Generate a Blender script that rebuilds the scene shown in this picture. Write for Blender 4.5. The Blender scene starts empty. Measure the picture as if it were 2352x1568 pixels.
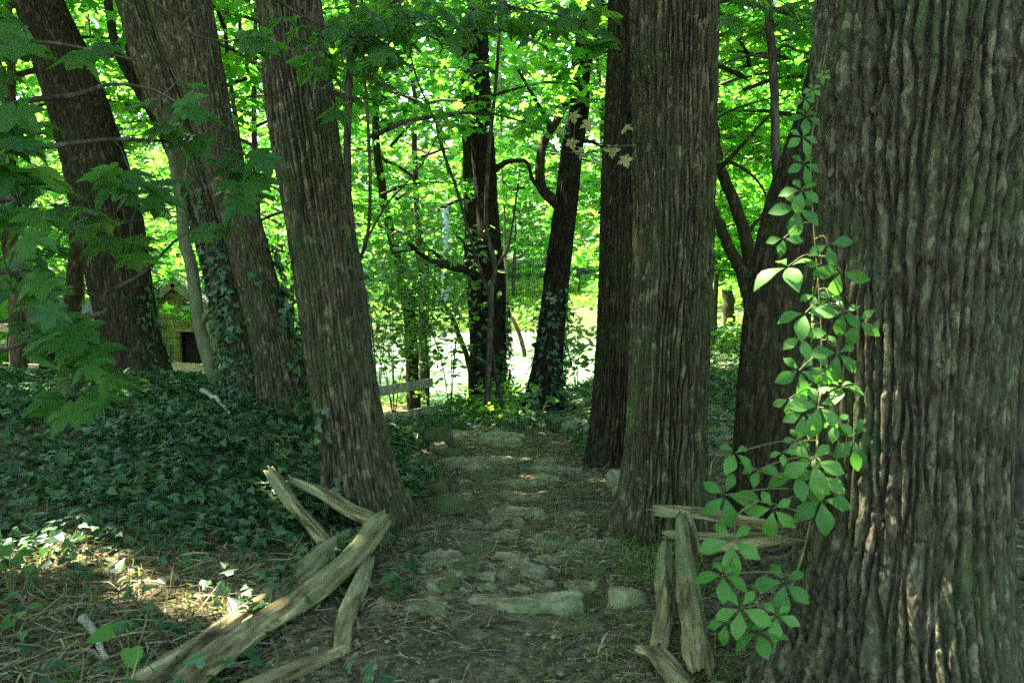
import bpy, math, random
import numpy as np
from mathutils import Vector

random.seed(7)
RNG = np.random.default_rng(7)
scene = bpy.context.scene
COL = scene.collection

# ------------------------------------------------------------------ camera, sky, sun, exposure
CAM = np.array([0.0, 0.0, 1.6]); PITCH = math.radians(4.85); FPX = 2287.0
cd = bpy.data.cameras.new('camera'); cd.lens = 35.0; cd.sensor_width = 36.0
cd.clip_start = 0.05; cd.clip_end = 2000
cd.dof.use_dof = True; cd.dof.focus_distance = 8.5; cd.dof.aperture_fstop = 7.0
cam = bpy.data.objects.new('camera', cd); COL.objects.link(cam)
cam.location = CAM; cam.rotation_euler = (math.pi/2 - PITCH, 0, 0)
scene.camera = cam
SUN = np.array([-0.42, 0.26, 0.87]); SUN /= np.linalg.norm(SUN)
world = bpy.data.worlds.new('World'); scene.world = world; world.use_nodes = True
wn = world.node_tree; wn.nodes.clear()
sky = wn.nodes.new('ShaderNodeTexSky'); sky.sky_type = 'NISHITA'; sky.sun_disc = False
sky.sun_elevation = math.asin(SUN[2]); sky.sun_rotation = math.atan2(SUN[0], SUN[1])
bg = wn.nodes.new('ShaderNodeBackground'); bg.inputs['Strength'].default_value = 0.15
wo = wn.nodes.new('ShaderNodeOutputWorld')
wn.links.new(sky.outputs[0], bg.inputs[0]); wn.links.new(bg.outputs[0], wo.inputs[0])
sl = bpy.data.lights.new('sun', 'SUN'); sl.energy = 5.0; sl.angle = math.radians(0.53); sl.color = (1.0, 0.95, 0.84)
so = bpy.data.objects.new('sun', sl); COL.objects.link(so)
so.rotation_euler = Vector(SUN).to_track_quat('Z', 'Y').to_euler(); so.location = (0, 0, 40)
scene.view_settings.view_transform = 'Standard'; scene.view_settings.look = 'None'
scene.view_settings.exposure = 3.25; scene.view_settings.gamma = 1.0
scene.view_settings.use_curve_mapping = False
cy = scene.cycles
cy.max_bounces = 8; cy.diffuse_bounces = 5; cy.glossy_bounces = 2; cy.transmission_bounces = 5
cy.transparent_max_bounces = 4; cy.caustics_reflective = False; cy.caustics_refractive = False
cy.use_adaptive_sampling = False; cy.use_denoising = False; cy.sample_clamp_indirect = 2.0      # fine sensor-like grain, crisp bark

# ------------------------------------------------------------------ maths helpers
FWD = np.array([0, math.cos(PITCH), -math.sin(PITCH)]); UPV = np.array([0, math.sin(PITCH), math.cos(PITCH)])
def at(px, py, d):
    """point of the place seen towards (px,py) of a 2352x1568 view, d metres along the view axis"""
    return CAM + FWD*d + np.array([1.0, 0, 0])*((px-1176)/FPX*d) + UPV*((784-py)/FPX*d)
def sm(a, b, x):
    t = np.clip((np.asarray(x, float)-a)/(b-a), 0, 1); return t*t*(3-2*t)
def nrm(v):
    v = np.asarray(v, float); return v/np.maximum(np.linalg.norm(v, axis=-1, keepdims=True), 1e-9)
def _hash(ix, iy, iz):
    ix, iy, iz = np.atleast_1d(ix), np.atleast_1d(iy), np.atleast_1d(iz)
    h = (ix*374761393 + iy*668265263 + iz*1442695041) & 0xffffffff
    h = ((h ^ (h >> 13))*1274126177) & 0xffffffff
    h = ((h ^ (h >> 16))*2246822519) & 0xffffffff
    return ((h ^ (h >> 15)) & 0xffffff)/float(0xffffff)
def vnoise(x, y, z):
    x, y, z = np.broadcast_arrays(np.asarray(x, float), np.asarray(y, float), np.asarray(z, float))
    ix = np.floor(x).astype(np.int64); iy = np.floor(y).astype(np.int64); iz = np.floor(z).astype(np.int64)
    fx = x-ix; fy = y-iy; fz = z-iz
    fx = fx*fx*fx*(fx*(fx*6-15)+10); fy = fy*fy*fy*(fy*(fy*6-15)+10); fz = fz*fz*fz*(fz*(fz*6-15)+10)
    shp = x.shape; r = 0
    for a in (0, 1):
        wx = fx if a else 1-fx
        for b in (0, 1):
            wy = fy if b else 1-fy
            for c in (0, 1):
                wz = fz if c else 1-fz
                r = r + wx*wy*wz*_hash(ix+a, iy+b, iz+c)
    return (r*2-1).reshape(shp)
def fbm(x, y, z, o=4):
    r = 0; a = 1.0; s = 1.0
    for k in range(o):
        r = r + a*vnoise(np.asarray(x)*s+k*17.3, np.asarray(y)*s+k*5.1, np.asarray(z)*s+k*9.7); a *= 0.5; s *= 2.03
    return r

# ------------------------------------------------------------------ mesh / object helpers
def mesh_np(name, V, loops, counts, smooth=True):
    me = bpy.data.meshes.new(name)
    V = np.ascontiguousarray(V, dtype=np.float32); loops = np.ascontiguousarray(loops, dtype=np.int32)
    counts = np.ascontiguousarray(counts, dtype=np.int32)
    me.vertices.add(len(V)); me.vertices.foreach_set('co', V.ravel())
    me.loops.add(len(loops)); me.loops.foreach_set('vertex_index', loops)
    me.polygons.add(len(counts))
    starts = np.concatenate([[0], np.cumsum(counts)[:-1]]).astype(np.int32)
    me.polygons.foreach_set('loop_start', starts)
    me.polygons.foreach_set('use_smooth', np.full(len(counts), smooth, dtype=bool))
    me.update(calc_edges=True)
    return me
class MB:
    """collects polygons"""
    def __init__(self): self.V = []; self.L = []; self.C = []; self.n = 0
    def add(self, V, loops, counts):
        V = np.asarray(V, float).reshape(-1, 3)
        self.V.append(V); self.L.append(np.asarray(loops, np.int64).ravel()+self.n); self.C.append(np.asarray(counts, np.int64).ravel()); self.n += len(V)
    def polys(self, V, faces):
        self.add(V, [i for f in faces for i in f], [len(f) for f in faces])
    def box(self, c, s, axes=None):
        c = np.asarray(c, float); A = np.eye(3) if axes is None else np.asarray(axes, float)
        pts = [c + A[0]*s[0]/2*i + A[1]*s[1]/2*j + A[2]*s[2]/2*k for k in (-1, 1) for j in (-1, 1) for i in (-1, 1)]
        self.polys(pts, [(0,2,3,1),(4,5,7,6),(0,1,5,4),(2,6,7,3),(0,4,6,2),(1,3,7,5)])
    def tube(self, P, R, n=6, cap=True):
        P = np.asarray(P, float); R = np.broadcast_to(np.asarray(R, float), (len(P),))
        T = nrm(np.gradient(P, axis=0)); ref = np.array([0.31, 0.95, 0.05]) if abs(T[:, 2]).mean() > .6 else np.array([0, 0, 1.0])
        A = nrm(np.cross(T, ref)); B = np.cross(T, A)
        th = np.linspace(0, 2*np.pi, n, endpoint=False)
        V = P[:, None]+R[:, None, None]*(np.cos(th)[None, :, None]*A[:, None]+np.sin(th)[None, :, None]*B[:, None])
        m = len(P); i, j = np.meshgrid(np.arange(m-1), np.arange(n), indexing='ij'); j2 = (j+1) % n
        q = np.stack([i*n+j, i*n+j2, (i+1)*n+j2, (i+1)*n+j], -1).reshape(-1, 4)
        self.add(V.reshape(-1, 3), q, np.full(len(q), 4))
        if cap: self.add(V[-1], np.arange(n), [n]); self.add(V[0], np.arange(n)[::-1], [n])
    def scatter(self, tmpl, pos, nor, tip, scale):
        tv, tl, tc = tmpl
        pos = np.asarray(pos, float); N = len(pos)
        if N == 0: return
        Z = nrm(nor); Y = nrm(tip - (tip*Z).sum(-1, keepdims=True)*Z); X = np.cross(Y, Z)
        s = np.broadcast_to(np.asarray(scale, float), (N,))[:, None, None]
        V = pos[:, None]+s*(tv[None, :, 0:1]*X[:, None]+tv[None, :, 1:2]*Y[:, None]+tv[None, :, 2:3]*Z[:, None])
        K = len(tv)
        loops = (tl[None]+np.arange(N)[:, None]*K).ravel()
        self.add(V.reshape(-1, 3), loops, np.tile(tc, N))
    def mesh(self, name, off=(0, 0, 0), smooth=True):
        return mesh_np(name, np.concatenate(self.V)-np.asarray(off, float), np.concatenate(self.L), np.concatenate(self.C), smooth)
def smooth_line(P, n):
    """resample a polyline with a Catmull-Rom curve; P may have extra columns"""
    P = np.asarray(P, float); m = len(P)
    if m == 2: t = np.linspace(0, 1, n)[:, None]; return P[0]*(1-t)+P[1]*t
    E = np.vstack([2*P[0]-P[1], P, 2*P[-1]-P[-2]]); out = []
    for u in np.linspace(0, m-1, n):
        k = min(int(u), m-2); t = u-k; a, b, c, d = E[k], E[k+1], E[k+2], E[k+3]
        out.append(.5*((2*b)+(c-a)*t+(2*a-5*b+4*c-d)*t*t+(3*b-a-3*c+d)*t**3))
    return np.array(out)

def link(o): COL.objects.link(o); return o
def part(name, me, mat, parent=None, label=None, kind=None):
    o = bpy.data.objects.new(name, me); link(o)
    if mat and not me.materials: me.materials.append(mat)
    if parent is not None: o.parent = parent
    if label: o['label'] = label
    if kind: o['kind'] = kind
    return o
def thing(name, label, cat, loc=(0, 0, 0), group=None):
    o = bpy.data.objects.new(name, None); link(o); o.location = loc; o.empty_display_size = .2
    o['label'] = label; o['category'] = cat
    if group: o['group'] = group
    return o
def tag(o, label, cat=None, group=None, kind=None):
    o['label'] = label
    if cat: o['category'] = cat
    if group: o['group'] = group
    if kind: o['kind'] = kind
    return o

# ------------------------------------------------------------------ materials
def mat_new(name):
    m = bpy.data.materials.new(name); m.use_nodes = True
    nt = m.node_tree; nt.nodes.clear()
    out = nt.nodes.new('ShaderNodeOutputMaterial')
    return m, nt, out
def nd(nt, t, **kw):
    n = nt.nodes.new(t)
    for k, v in kw.items(): setattr(n, k, v)
    return n
def ramp(nt, fac, stops):
    r = nd(nt, 'ShaderNodeValToRGB'); e = r.color_ramp.elements
    while len(e) < len(stops): e.new(0.5)
    for i, (p, c) in enumerate(stops): e[i].position = p; e[i].color = (*c, 1)
    nt.links.new(fac, r.inputs[0]); return r.outputs[0]
def sq(stops, k=.46): return [(.5+(p-.5)*k, c) for p, c in stops]
def noise_tex(nt, scale, detail=4, rough=.55, stretch=(1, 1, 1), dist=0.0, coord='Object'):
    tc = nd(nt, 'ShaderNodeTexCoord'); mp = nd(nt, 'ShaderNodeMapping'); mp.inputs['Scale'].default_value = stretch
    nt.links.new(tc.outputs[coord], mp.inputs[0])
    n = nd(nt, 'ShaderNodeTexNoise'); n.inputs['Scale'].default_value = scale; n.inputs['Detail'].default_value = detail
    n.inputs['Roughness'].default_value = rough; n.inputs['Distortion'].default_value = dist
    nt.links.new(mp.outputs[0], n.inputs['Vector']); return n.outputs['Fac']
def mixc(nt, fac, a, b):
    m = nd(nt, 'ShaderNodeMix', data_type='RGBA')
    L = nt.links
    for sock, v in ((m.inputs[0], fac), (m.inputs[6], a), (m.inputs[7], b)):
        if hasattr(v, 'links') or hasattr(v, 'is_linked'): L.new(v, sock)
        elif isinstance(v, (int, float)): sock.default_value = v
        else: sock.default_value = (*v, 1)
    return m.outputs[2]
def rough_mat(name, stops, scale=4, stretch=(1, 1, 1), rough=.9, bump=.5, bscale=40, bstretch=(1, 1, 1), bdist=.01, spec=.25, over=None):
    m, nt, out = mat_new(name); L = nt.links
    c = ramp(nt, noise_tex(nt, scale, 8, .68, stretch, .4), sq(stops))
    if over:   # (colour, scale, lo, hi): patches of something growing on it
        col, sc, lo, hi = over
        f = nd(nt, 'ShaderNodeMapRange'); f.inputs['From Min'].default_value = .5+(lo-.5)*.5; f.inputs['From Max'].default_value = .5+(hi-.5)*.5; f.inputs['To Max'].default_value = .7
        L.new(noise_tex(nt, sc, 5, .65), f.inputs['Value']); c = mixc(nt, f.outputs[0], c, col)
    p = nd(nt, 'ShaderNodeBsdfPrincipled'); L.new(c, p.inputs['Base Color']); p.inputs['Roughness'].default_value = rough
    p.inputs['Specular IOR Level'].default_value = spec
    if bump:
        b = nd(nt, 'ShaderNodeBump'); b.inputs['Strength'].default_value = bump; b.inputs['Distance'].default_value = bdist
        L.new(noise_tex(nt, bscale, 6, .65, bstretch, .2), b.inputs['Height']); L.new(b.outputs[0], p.inputs['Normal'])
    L.new(p.outputs[0], out.inputs[0]); return m
def bark_mat(name, dark, mid, pale, lichen, fine=26, squeeze=.16):
    m, nt, out = mat_new(name); L = nt.links
    c = ramp(nt, noise_tex(nt, fine, 8, .72, (1, 1, squeeze), .5), [(.41, dark), (.485, mid), (.53, mid), (.61, pale)])
    f = nd(nt, 'ShaderNodeMapRange'); f.inputs['From Min'].default_value = .50; f.inputs['From Max'].default_value = .62; f.inputs['To Max'].default_value = .7
    L.new(noise_tex(nt, 3.4, 8, .72, (1, 1, .6), .4), f.inputs['Value']); c = mixc(nt, f.outputs[0], c, lichen)
    g = nd(nt, 'ShaderNodeMapRange'); g.inputs['From Min'].default_value = .57; g.inputs['From Max'].default_value = .63; g.inputs['To Max'].default_value = .75
    L.new(noise_tex(nt, 19, 6, .6, (1, 1, .5), .2), g.inputs['Value']); c = mixc(nt, g.outputs[0], c, tuple(min(1, v*1.45) for v in pale))
    p = nd(nt, 'ShaderNodeBsdfPrincipled'); L.new(c, p.inputs['Base Color']); p.inputs['Roughness'].default_value = .93; p.inputs['Specular IOR Level'].default_value = .12
    b1 = nd(nt, 'ShaderNodeBump'); b1.inputs['Strength'].default_value = 1.0; b1.inputs['Distance'].default_value = .012
    L.new(noise_tex(nt, fine*1.8, 8, .7, (1, 1, squeeze*1.4), .6), b1.inputs['Height'])
    b2 = nd(nt, 'ShaderNodeBump'); b2.inputs['Strength'].default_value = .7; b2.inputs['Distance'].default_value = .005
    L.new(noise_tex(nt, 110, 5, .7, (1, 1, .5), .2), b2.inputs['Height']); L.new(b1.outputs[0], b2.inputs['Normal']); L.new(b2.outputs[0], p.inputs['Normal'])
    L.new(p.outputs[0], out.inputs[0]); return m
def leaf_mat(name, cols, trans, tfac=.5, rough=.45, spec=.35, veins=False, per_object=False):
    """a blade that reflects one colour and lets another through"""
    m, nt, out = mat_new(name); L = nt.links
    if per_object: r = nd(nt, 'ShaderNodeObjectInfo').outputs['Random']
    else: r = nd(nt, 'ShaderNodeNewGeometry').outputs['Random Per Island']
    n = len(cols)
    c = ramp(nt, r, [((i+.5)/n, k) for i, k in enumerate(cols)]); t = ramp(nt, r, [((i+.5)/n, k) for i, k in enumerate(trans)])
    if veins:
        f = noise_tex(nt, 30, 3, .6)
        c = mixc(nt, f, c, cols[0]); 
    p = nd(nt, 'ShaderNodeBsdfPrincipled'); L.new(c, p.inputs['Base Color']); p.inputs['Roughness'].default_value = rough
    p.inputs['Specular IOR Level'].default_value = spec
    tr = nd(nt, 'ShaderNodeBsdfTranslucent'); L.new(t, tr.inputs[0])
    mx = nd(nt, 'ShaderNodeMixShader'); mx.inputs[0].default_value = tfac
    L.new(p.outputs[0], mx.inputs[1]); L.new(tr.outputs[0], mx.inputs[2]); L.new(mx.outputs[0], out.inputs[0]); return m

M = {}
M['bark_big'] = bark_mat('bark_big', (.024, .018, .009), (.068, .056, .029), (.145, .122, .068), (.062, .078, .028), 44, .3)
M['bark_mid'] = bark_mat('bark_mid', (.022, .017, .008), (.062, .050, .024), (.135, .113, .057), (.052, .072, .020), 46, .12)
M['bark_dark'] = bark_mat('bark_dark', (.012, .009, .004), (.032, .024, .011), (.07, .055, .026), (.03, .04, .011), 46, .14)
M['bark_thin'] = rough_mat('bark_thin', [(.2, (.022, .016, .010)), (.5, (.06, .046, .03)), (.8, (.12, .10, .068))], 14, (1, 1, .3), .9, .6, 60, (1, 1, .3), .006, .15)
M['bark_pale'] = rough_mat('bark_pale', [(.2, (.075, .068, .034)), (.8, (.19, .175, .095))], 9, (1, 1, .5), .85, .5, 40, (1, 1, .6), .004, .2, ((.10, .13, .045), 3.0, .45, .7))
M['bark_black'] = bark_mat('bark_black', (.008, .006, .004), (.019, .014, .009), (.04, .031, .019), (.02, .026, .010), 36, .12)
M['bark_white'] = rough_mat('bark_white', [(.3, (.20, .20, .22)), (.7, (.32, .31, .34))], 9, (1, 1, 1.5), .85, .4, 40, (1, 1, .6), .004, .2)
M['wood_grey'] = rough_mat('wood_grey', [(.25, (.20, .17, .11)), (.5, (.34, .29, .20)), (.75, (.48, .42, .30))], 10, (1, 1, 1), .9, .7, 70, (1, 1, 1), .006, .2, ((.17, .18, .09), 3.5, .5, .7))
M['wood_pale'] = rough_mat('wood_pale', [(.3, (.32, .26, .16)), (.7, (.46, .39, .26))], 6, (1, 1, 3), .85, .4, 50, (1, 1, 3), .004, .2, ((.22, .24, .12), 2.5, .55, .75))
M['wood_dark'] = rough_mat('wood_dark', [(.3, (.02, .017, .013)), (.7, (.045, .038, .028))], 8, (3, 3, .4), .9, .4, 40, (3, 3, .4), .004, .2)
M['stone'] = rough_mat('stone', [(.2, (.10, .08, .038)), (.5, (.22, .185, .095)), (.8, (.38, .33, .19))], 8, (1, 1, 1), .92, .7, 45, (1, 1, 1), .012, .2, ((.08, .12, .035), 2.6, .48, .68))
M['stone_pale'] = rough_mat('stone_pale', [(.2, (.13, .11, .05)), (.5, (.24, .21, .11)), (.8, (.36, .32, .19))], 9, (1, 1, 1), .9, .6, 40, (1, 1, 1), .01, .2, ((.13, .17, .05), 4, .52, .7))
M['stone_moss'] = rough_mat('stone_moss', [(.2, (.045, .038, .02)), (.8, (.16, .135, .075))], 8, (1, 1, 1), .95, .7, 45, (1, 1, 1), .012, .15, ((.055, .095, .022), 2.5, .4, .58))
M['hut_stone'] = rough_mat('hut_stone', [(.2, (.22, .165, .068)), (.8, (.42, .32, .145))], 5, (1, 1, 1), .92, .6, 30, (1, 1, 1), .01, .2, ((.15, .17, .05), 1.8, .5, .75))
M['mortar'] = rough_mat('mortar', [(.3, (.11, .09, .05)), (.7, (.18, .15, .085))], 9, (1, 1, 1), .95, .4, 40)
M['shingle'] = rough_mat('shingle', [(.2, (.045, .04, .036)), (.8, (.11, .10, .09))], 9, (1, 1, 1), .85, .5, 30, (1, 1, 1), .006, .2)
M['trim'] = rough_mat('trim', [(.3, (.18, .17, .145)), (.7, (.28, .265, .225))], 6, (1, 1, 1), .85, .3, 40)

MAPLE = [(.045, .115, .02), (.06, .14, .02), (.085, .17, .02)]
MAPLE_T = [(.10, .43, .03), (.17, .53, .035), (.30, .65, .045)]
M['leaf_sun'] = leaf_mat('leaf_sun', MAPLE, MAPLE_T, .62, .5, .25)
M['leaf_far'] = leaf_mat('leaf_far', [(.06, .14, .03), (.08, .17, .03), (.10, .20, .035)], [(.20, .52, .05), (.28, .60, .06), (.38, .68, .08)], .58, .6, .2)
M['leaf_canopy'] = leaf_mat('leaf_canopy', [(.035, .085, .02), (.05, .11, .02)], [(.12, .30, .03), (.16, .36, .03)], .4, .5, .3)
M['leaf_shrub'] = leaf_mat('leaf_shrub', [(.05, .12, .04), (.07, .15, .05), (.09, .17, .05)], [(.18, .44, .06), (.24, .5, .07), (.3, .55, .08)], .45, .35, .5)
M['leaf_near'] = leaf_mat('leaf_near', [(.026, .078, .014), (.04, .11, .018), (.06, .145, .022)], [(.14, .36, .05), (.2, .44, .05), (.28, .5, .06)], .45, .5, .22, True, True)
M['leaf_top'] = leaf_mat('leaf_top', [(.035, .09, .02), (.05, .12, .025), (.06, .14, .025)], [(.16, .42, .03), (.22, .5, .03), (.3, .58, .04)], .45, .45, .35, True, True)
M['leaf_vine'] = leaf_mat('leaf_vine', [(.045, .125, .018), (.08, .195, .028), (.14, .28, .05)], [(.10, .32, .03), (.15, .40, .04), (.2, .46, .05)], .36, .5, .22, True, True)
M['leaf_ivy'] = leaf_mat('leaf_ivy', [(.016, .044, .016), (.028, .066, .022), (.04, .088, .026), (.065, .125, .04)], [(.05, .14, .03), (.07, .2, .03), (.09, .22, .04), (.12, .26, .05)], .25, .38, .38)
M['leaf_bright'] = leaf_mat('leaf_bright', [(.07, .17, .025), (.10, .21, .03), (.12, .24, .03)], [(.28, .56, .04), (.38, .64, .05), (.44, .68, .06)], .5, .5, .25)
M['leaf_yellow'] = leaf_mat('leaf_yellow', [(.30, .28, .10), (.36, .33, .13)], [(.4, .4, .12), (.45, .42, .15)], .35, .6, .2, False, True)
M['leaf_dead'] = leaf_mat('leaf_dead', [(.05, .036, .016), (.10, .078, .036), (.17, .14, .07), (.085, .07, .028), (.21, .18, .085)], [(.1, .06, .02)]*5, .15, .8, .15)
M['straw'] = leaf_mat('straw', [(.12, .095, .042), (.24, .195, .09), (.08, .075, .028), (.38, .31, .16)], [(.25, .2, .08)]*4, .2, .7, .2)
M['grass'] = leaf_mat('grass', [(.06, .12, .02), (.10, .16, .03), (.15, .19, .05)], [(.2, .36, .04), (.26, .42, .05), (.3, .4, .08)], .4, .6, .25)
M['vine_stem'] = rough_mat('vine_stem', [(.3, (.07, .06, .02)), (.7, (.13, .125, .04))], 20, (1, 1, 1), .7, 0)
M['twig'] = rough_mat('twig', [(.3, (.06, .045, .03)), (.7, (.13, .10, .07))], 20, (1, 1, 1), .85, 0)

# ground: soil, litter tone and grass told apart by a mask laid on the terrain
def ground_mat():
    m, nt, out = mat_new('ground_soil'); L = nt.links
    a = nd(nt, 'ShaderNodeAttribute', attribute_name='grass')
    soil = ramp(nt, noise_tex(nt, 11, 10, .75, (1, 1, 1), .8), sq([(.2, (.030, .022, .010)), (.42, (.095, .074, .036)), (.58, (.17, .135, .066)), (.8, (.30, .245, .125))]))
    moss = nd(nt, 'ShaderNodeMapRange'); moss.inputs['From Min'].default_value = .5; moss.inputs['From Max'].default_value = .62; moss.inputs['To Max'].default_value = .6
    L.new(noise_tex(nt, 1.7, 6, .7), moss.inputs['Value'])
    soil = mixc(nt, moss.outputs[0], soil, (.055, .065, .025))
    gr = ramp(nt, noise_tex(nt, 2.2, 6, .65), sq([(.2, (.016, .042, .008)), (.8, (.042, .082, .014))]))
    c = mixc(nt, a.outputs['Fac'], soil, gr)
    p = nd(nt, 'ShaderNodeBsdfPrincipled'); L.new(c, p.inputs['Base Color']); p.inputs['Roughness'].default_value = .95
    p.inputs['Specular IOR Level'].default_value = .15
    b = nd(nt, 'ShaderNodeBump'); b.inputs['Strength'].default_value = 1.0; b.inputs['Distance'].default_value = .03
    L.new(noise_tex(nt, 28, 8, .72), b.inputs['Height']); L.new(b.outputs[0], p.inputs['Normal'])
    L.new(p.outputs[0], out.inputs[0]); return m
M['ground'] = ground_mat()
M['trail'] = rough_mat('trail', [(.3, (.20, .14, .085)), (.7, (.33, .25, .16))], 5, (1, 1, 1), .95, .5, 25)
def water_mat():
    m, nt, out = mat_new('pond_scum_sky'); L = nt.links
    c = ramp(nt, noise_tex(nt, 1.6, 9, .75, (1, .4, 1), .7), sq([(.25, (.035, .065, .02)), (.5, (.14, .18, .11)), (.75, (.50, .52, .47))]))  # algae scum patches; the pale tones also paint in bright sky reflection
    p = nd(nt, 'ShaderNodeBsdfPrincipled'); L.new(c, p.inputs['Base Color']); p.inputs['Roughness'].default_value = .22
    p.inputs['Specular IOR Level'].default_value = .5
    b = nd(nt, 'ShaderNodeBump'); b.inputs['Strength'].default_value = .25; b.inputs['Distance'].default_value = .02
    L.new(noise_tex(nt, 5, 3, .5), b.inputs['Height']); L.new(b.outputs[0], p.inputs['Normal'])
    L.new(p.outputs[0], out.inputs[0]); return m
M['water'] = water_mat()

# ------------------------------------------------------------------ terrain
WATER_Z = -1.4
PX, PZ = [-40, -5, 5, 11, 14, 17, 19, 40, 44, 60, 120, 400], [.1, .05, 0, -.30, -.52, -.92, -1.2, -1.2, -.6, .6, 7, 40]
RX, RZ = [-40, -5, 5, 12, 24, 40, 60, 120, 400], [.3, .1, .03, 0, -.3, -.4, .6, 7, 40]
LX, LZ = [-40, -5, 5, 10, 14, 18, 30, 40, 60, 120, 400], [.3, .1, .05, .0, -.35, -.95, -.95, -.6, .6, 7, 40]
def H(x, y):
    x = np.asarray(x, float); y = np.asarray(y, float)
    xc = -0.02*(y-4)
    p = np.interp(y, PX, PZ); r = np.interp(y, RX, RZ); l = np.interp(y, LX, LZ)
    wr = sm(.35, 2.8, x-xc*0); wl = sm(-4.5, -7.5, x)
    z = p*(1-wr)*(1-wl)+r*wr+l*wl
    # ivy bank on the left, low bank on the right, worn hollow of the path
    yf = y-1.0*np.clip(-1.5-x, 0, 2.2)
    z = z + .55*sm(-.72, -2.0, x)*sm(4.7, 7.6, y)*(1-sm(7.9, 10.4, yf))*(1-.35*sm(-6, -12, x))
    z = z + .08*sm(-.9, -2.4, x)*sm(2, 4.5, y)*(1-sm(5, 7, y))
    z = z + .12*sm(.75, 1.6, x)*(1-sm(9, 14, y))
    z = z - .05*np.exp(-((x-xc)/.45)**2)*sm(12, 9, y)
    z = z - .30*np.exp(-((x+1.9)/1.0)**2-((y-13.2)/1.8)**2)
    e = np.sqrt(((x+.3)/5.6)**2+((y-29.5)/11.0)**2)
    z = z - 1.3*sm(1.04, .72, e)
    near = np.exp(-(np.hypot(x, y-7)/16)**2)
    z = z + .05*fbm(x*.55, y*.55, 3.1, 3) + near*(.018*fbm(x*4.3, y*4.3, 1.7, 3))
    return z
def gp(px, py, dmin=2.2, dmax=90):
    ds = np.linspace(dmin, dmax, 6000); P = np.array([at(px, py, d) for d in (0.0, 1.0)])
    Q = P[0]+(P[1]-P[0])*ds[:, None]
    k = np.argmax(Q[:, 2] <= H(Q[:, 0], Q[:, 1]))
    return Q[k] if k > 0 else Q[-1]
def depth_of(P): return float((np.asarray(P)-CAM) @ FWD)

def stretch_axis(lo, hi, c, fine, n):
    u = np.linspace(-1, 1, n); k = 9.0
    s = np.sinh(k*u)/np.sinh(k); s = np.where(s < 0, s*(c-lo), s*(hi-c))
    lin = u*fine*n/2
    return c + np.sign(u)*np.maximum(np.abs(s), np.abs(lin))
gx = stretch_axis(-420, 420, 0, .04, 330); gy = stretch_axis(-420, 420, 6.5, .045, 340)
GX, GY = np.meshgrid(gx, gy, indexing='ij'); GZ = H(GX, GY)
nx, ny = GX.shape; i, j = np.meshgrid(np.arange(nx-1), np.arange(ny-1), indexing='ij')
q = np.stack([i*ny+j, (i+1)*ny+j, (i+1)*ny+j+1, i*ny+j+1], -1).reshape(-1, 4)
me = mesh_np('ground', np.stack([GX, GY, GZ], -1).reshape(-1, 3), q.ravel(), np.full(len(q), 4))
gr = sm(13, 20, GY.ravel())*.55+sm(36, 42, GY.ravel())*.45
gr = np.clip(gr*(1+.4*fbm(GX.ravel()*.4, GY.ravel()*.4, 8.0, 3)), 0, 1)
at_ = me.attributes.new('grass', 'FLOAT', 'POINT'); at_.data.foreach_set('value', gr.astype(np.float32))
ground = part('ground', me, M['ground']); tag(ground, 'dark woodland soil with leaf litter under the trees', kind='structure')

# pond sheet
th = np.linspace(0, 2*np.pi, 96, endpoint=False)
PV = np.stack([-.3+6.1*np.cos(th), 29.5+11.8*np.sin(th), np.full(96, WATER_Z)], -1)
pond = part('pond', mesh_np('pond', PV, np.arange(96), [96]), M['water']); tag(pond, 'bright still pond with pale scum and painted sky reflection beyond the trees', kind='structure')

# dirt trail climbing the far right bank
def sheet(line, half, n, lift, name, mat):
    L = smooth_line(line, n); T = np.gradient(L, axis=0); Nn = nrm(np.stack([-T[:, 1], T[:, 0]], -1))
    cols = []
    for k, s in enumerate(np.linspace(-1, 1, 7)):
        w = half*(1+.25*fbm(L[:, 0]*.8+k, L[:, 1]*.8, 2.0, 2))
        X = L[:, 0]+Nn[:, 0]*s*w; Y = L[:, 1]+Nn[:, 1]*s*w
        cols.append(np.stack([X, Y, H(X, Y)+lift-.03*s*s], -1))
    V = np.stack(cols, 1); m, c = V.shape[:2]; a, b = np.meshgrid(np.arange(m-1), np.arange(c-1), indexing='ij')
    qq = np.stack([a*c+b, a*c+b+1, (a+1)*c+b+1, (a+1)*c+b], -1).reshape(-1, 4)
    return part(name, mesh_np(name, V.reshape(-1, 3), qq.ravel(), np.full(len(qq), 4)), mat)
tA, tB, tC = gp(1270, 905), gp(1335, 855), gp(1420, 838)
tr_ = sheet([tA[:2], tB[:2], tC[:2], tC[:2]+(tC-tB)[:2]], .38, 40, .025, 'trail', M['trail'])
tag(tr_, 'bare brown dirt trail on the sunlit bank beside the pond', kind='structure')

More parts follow.
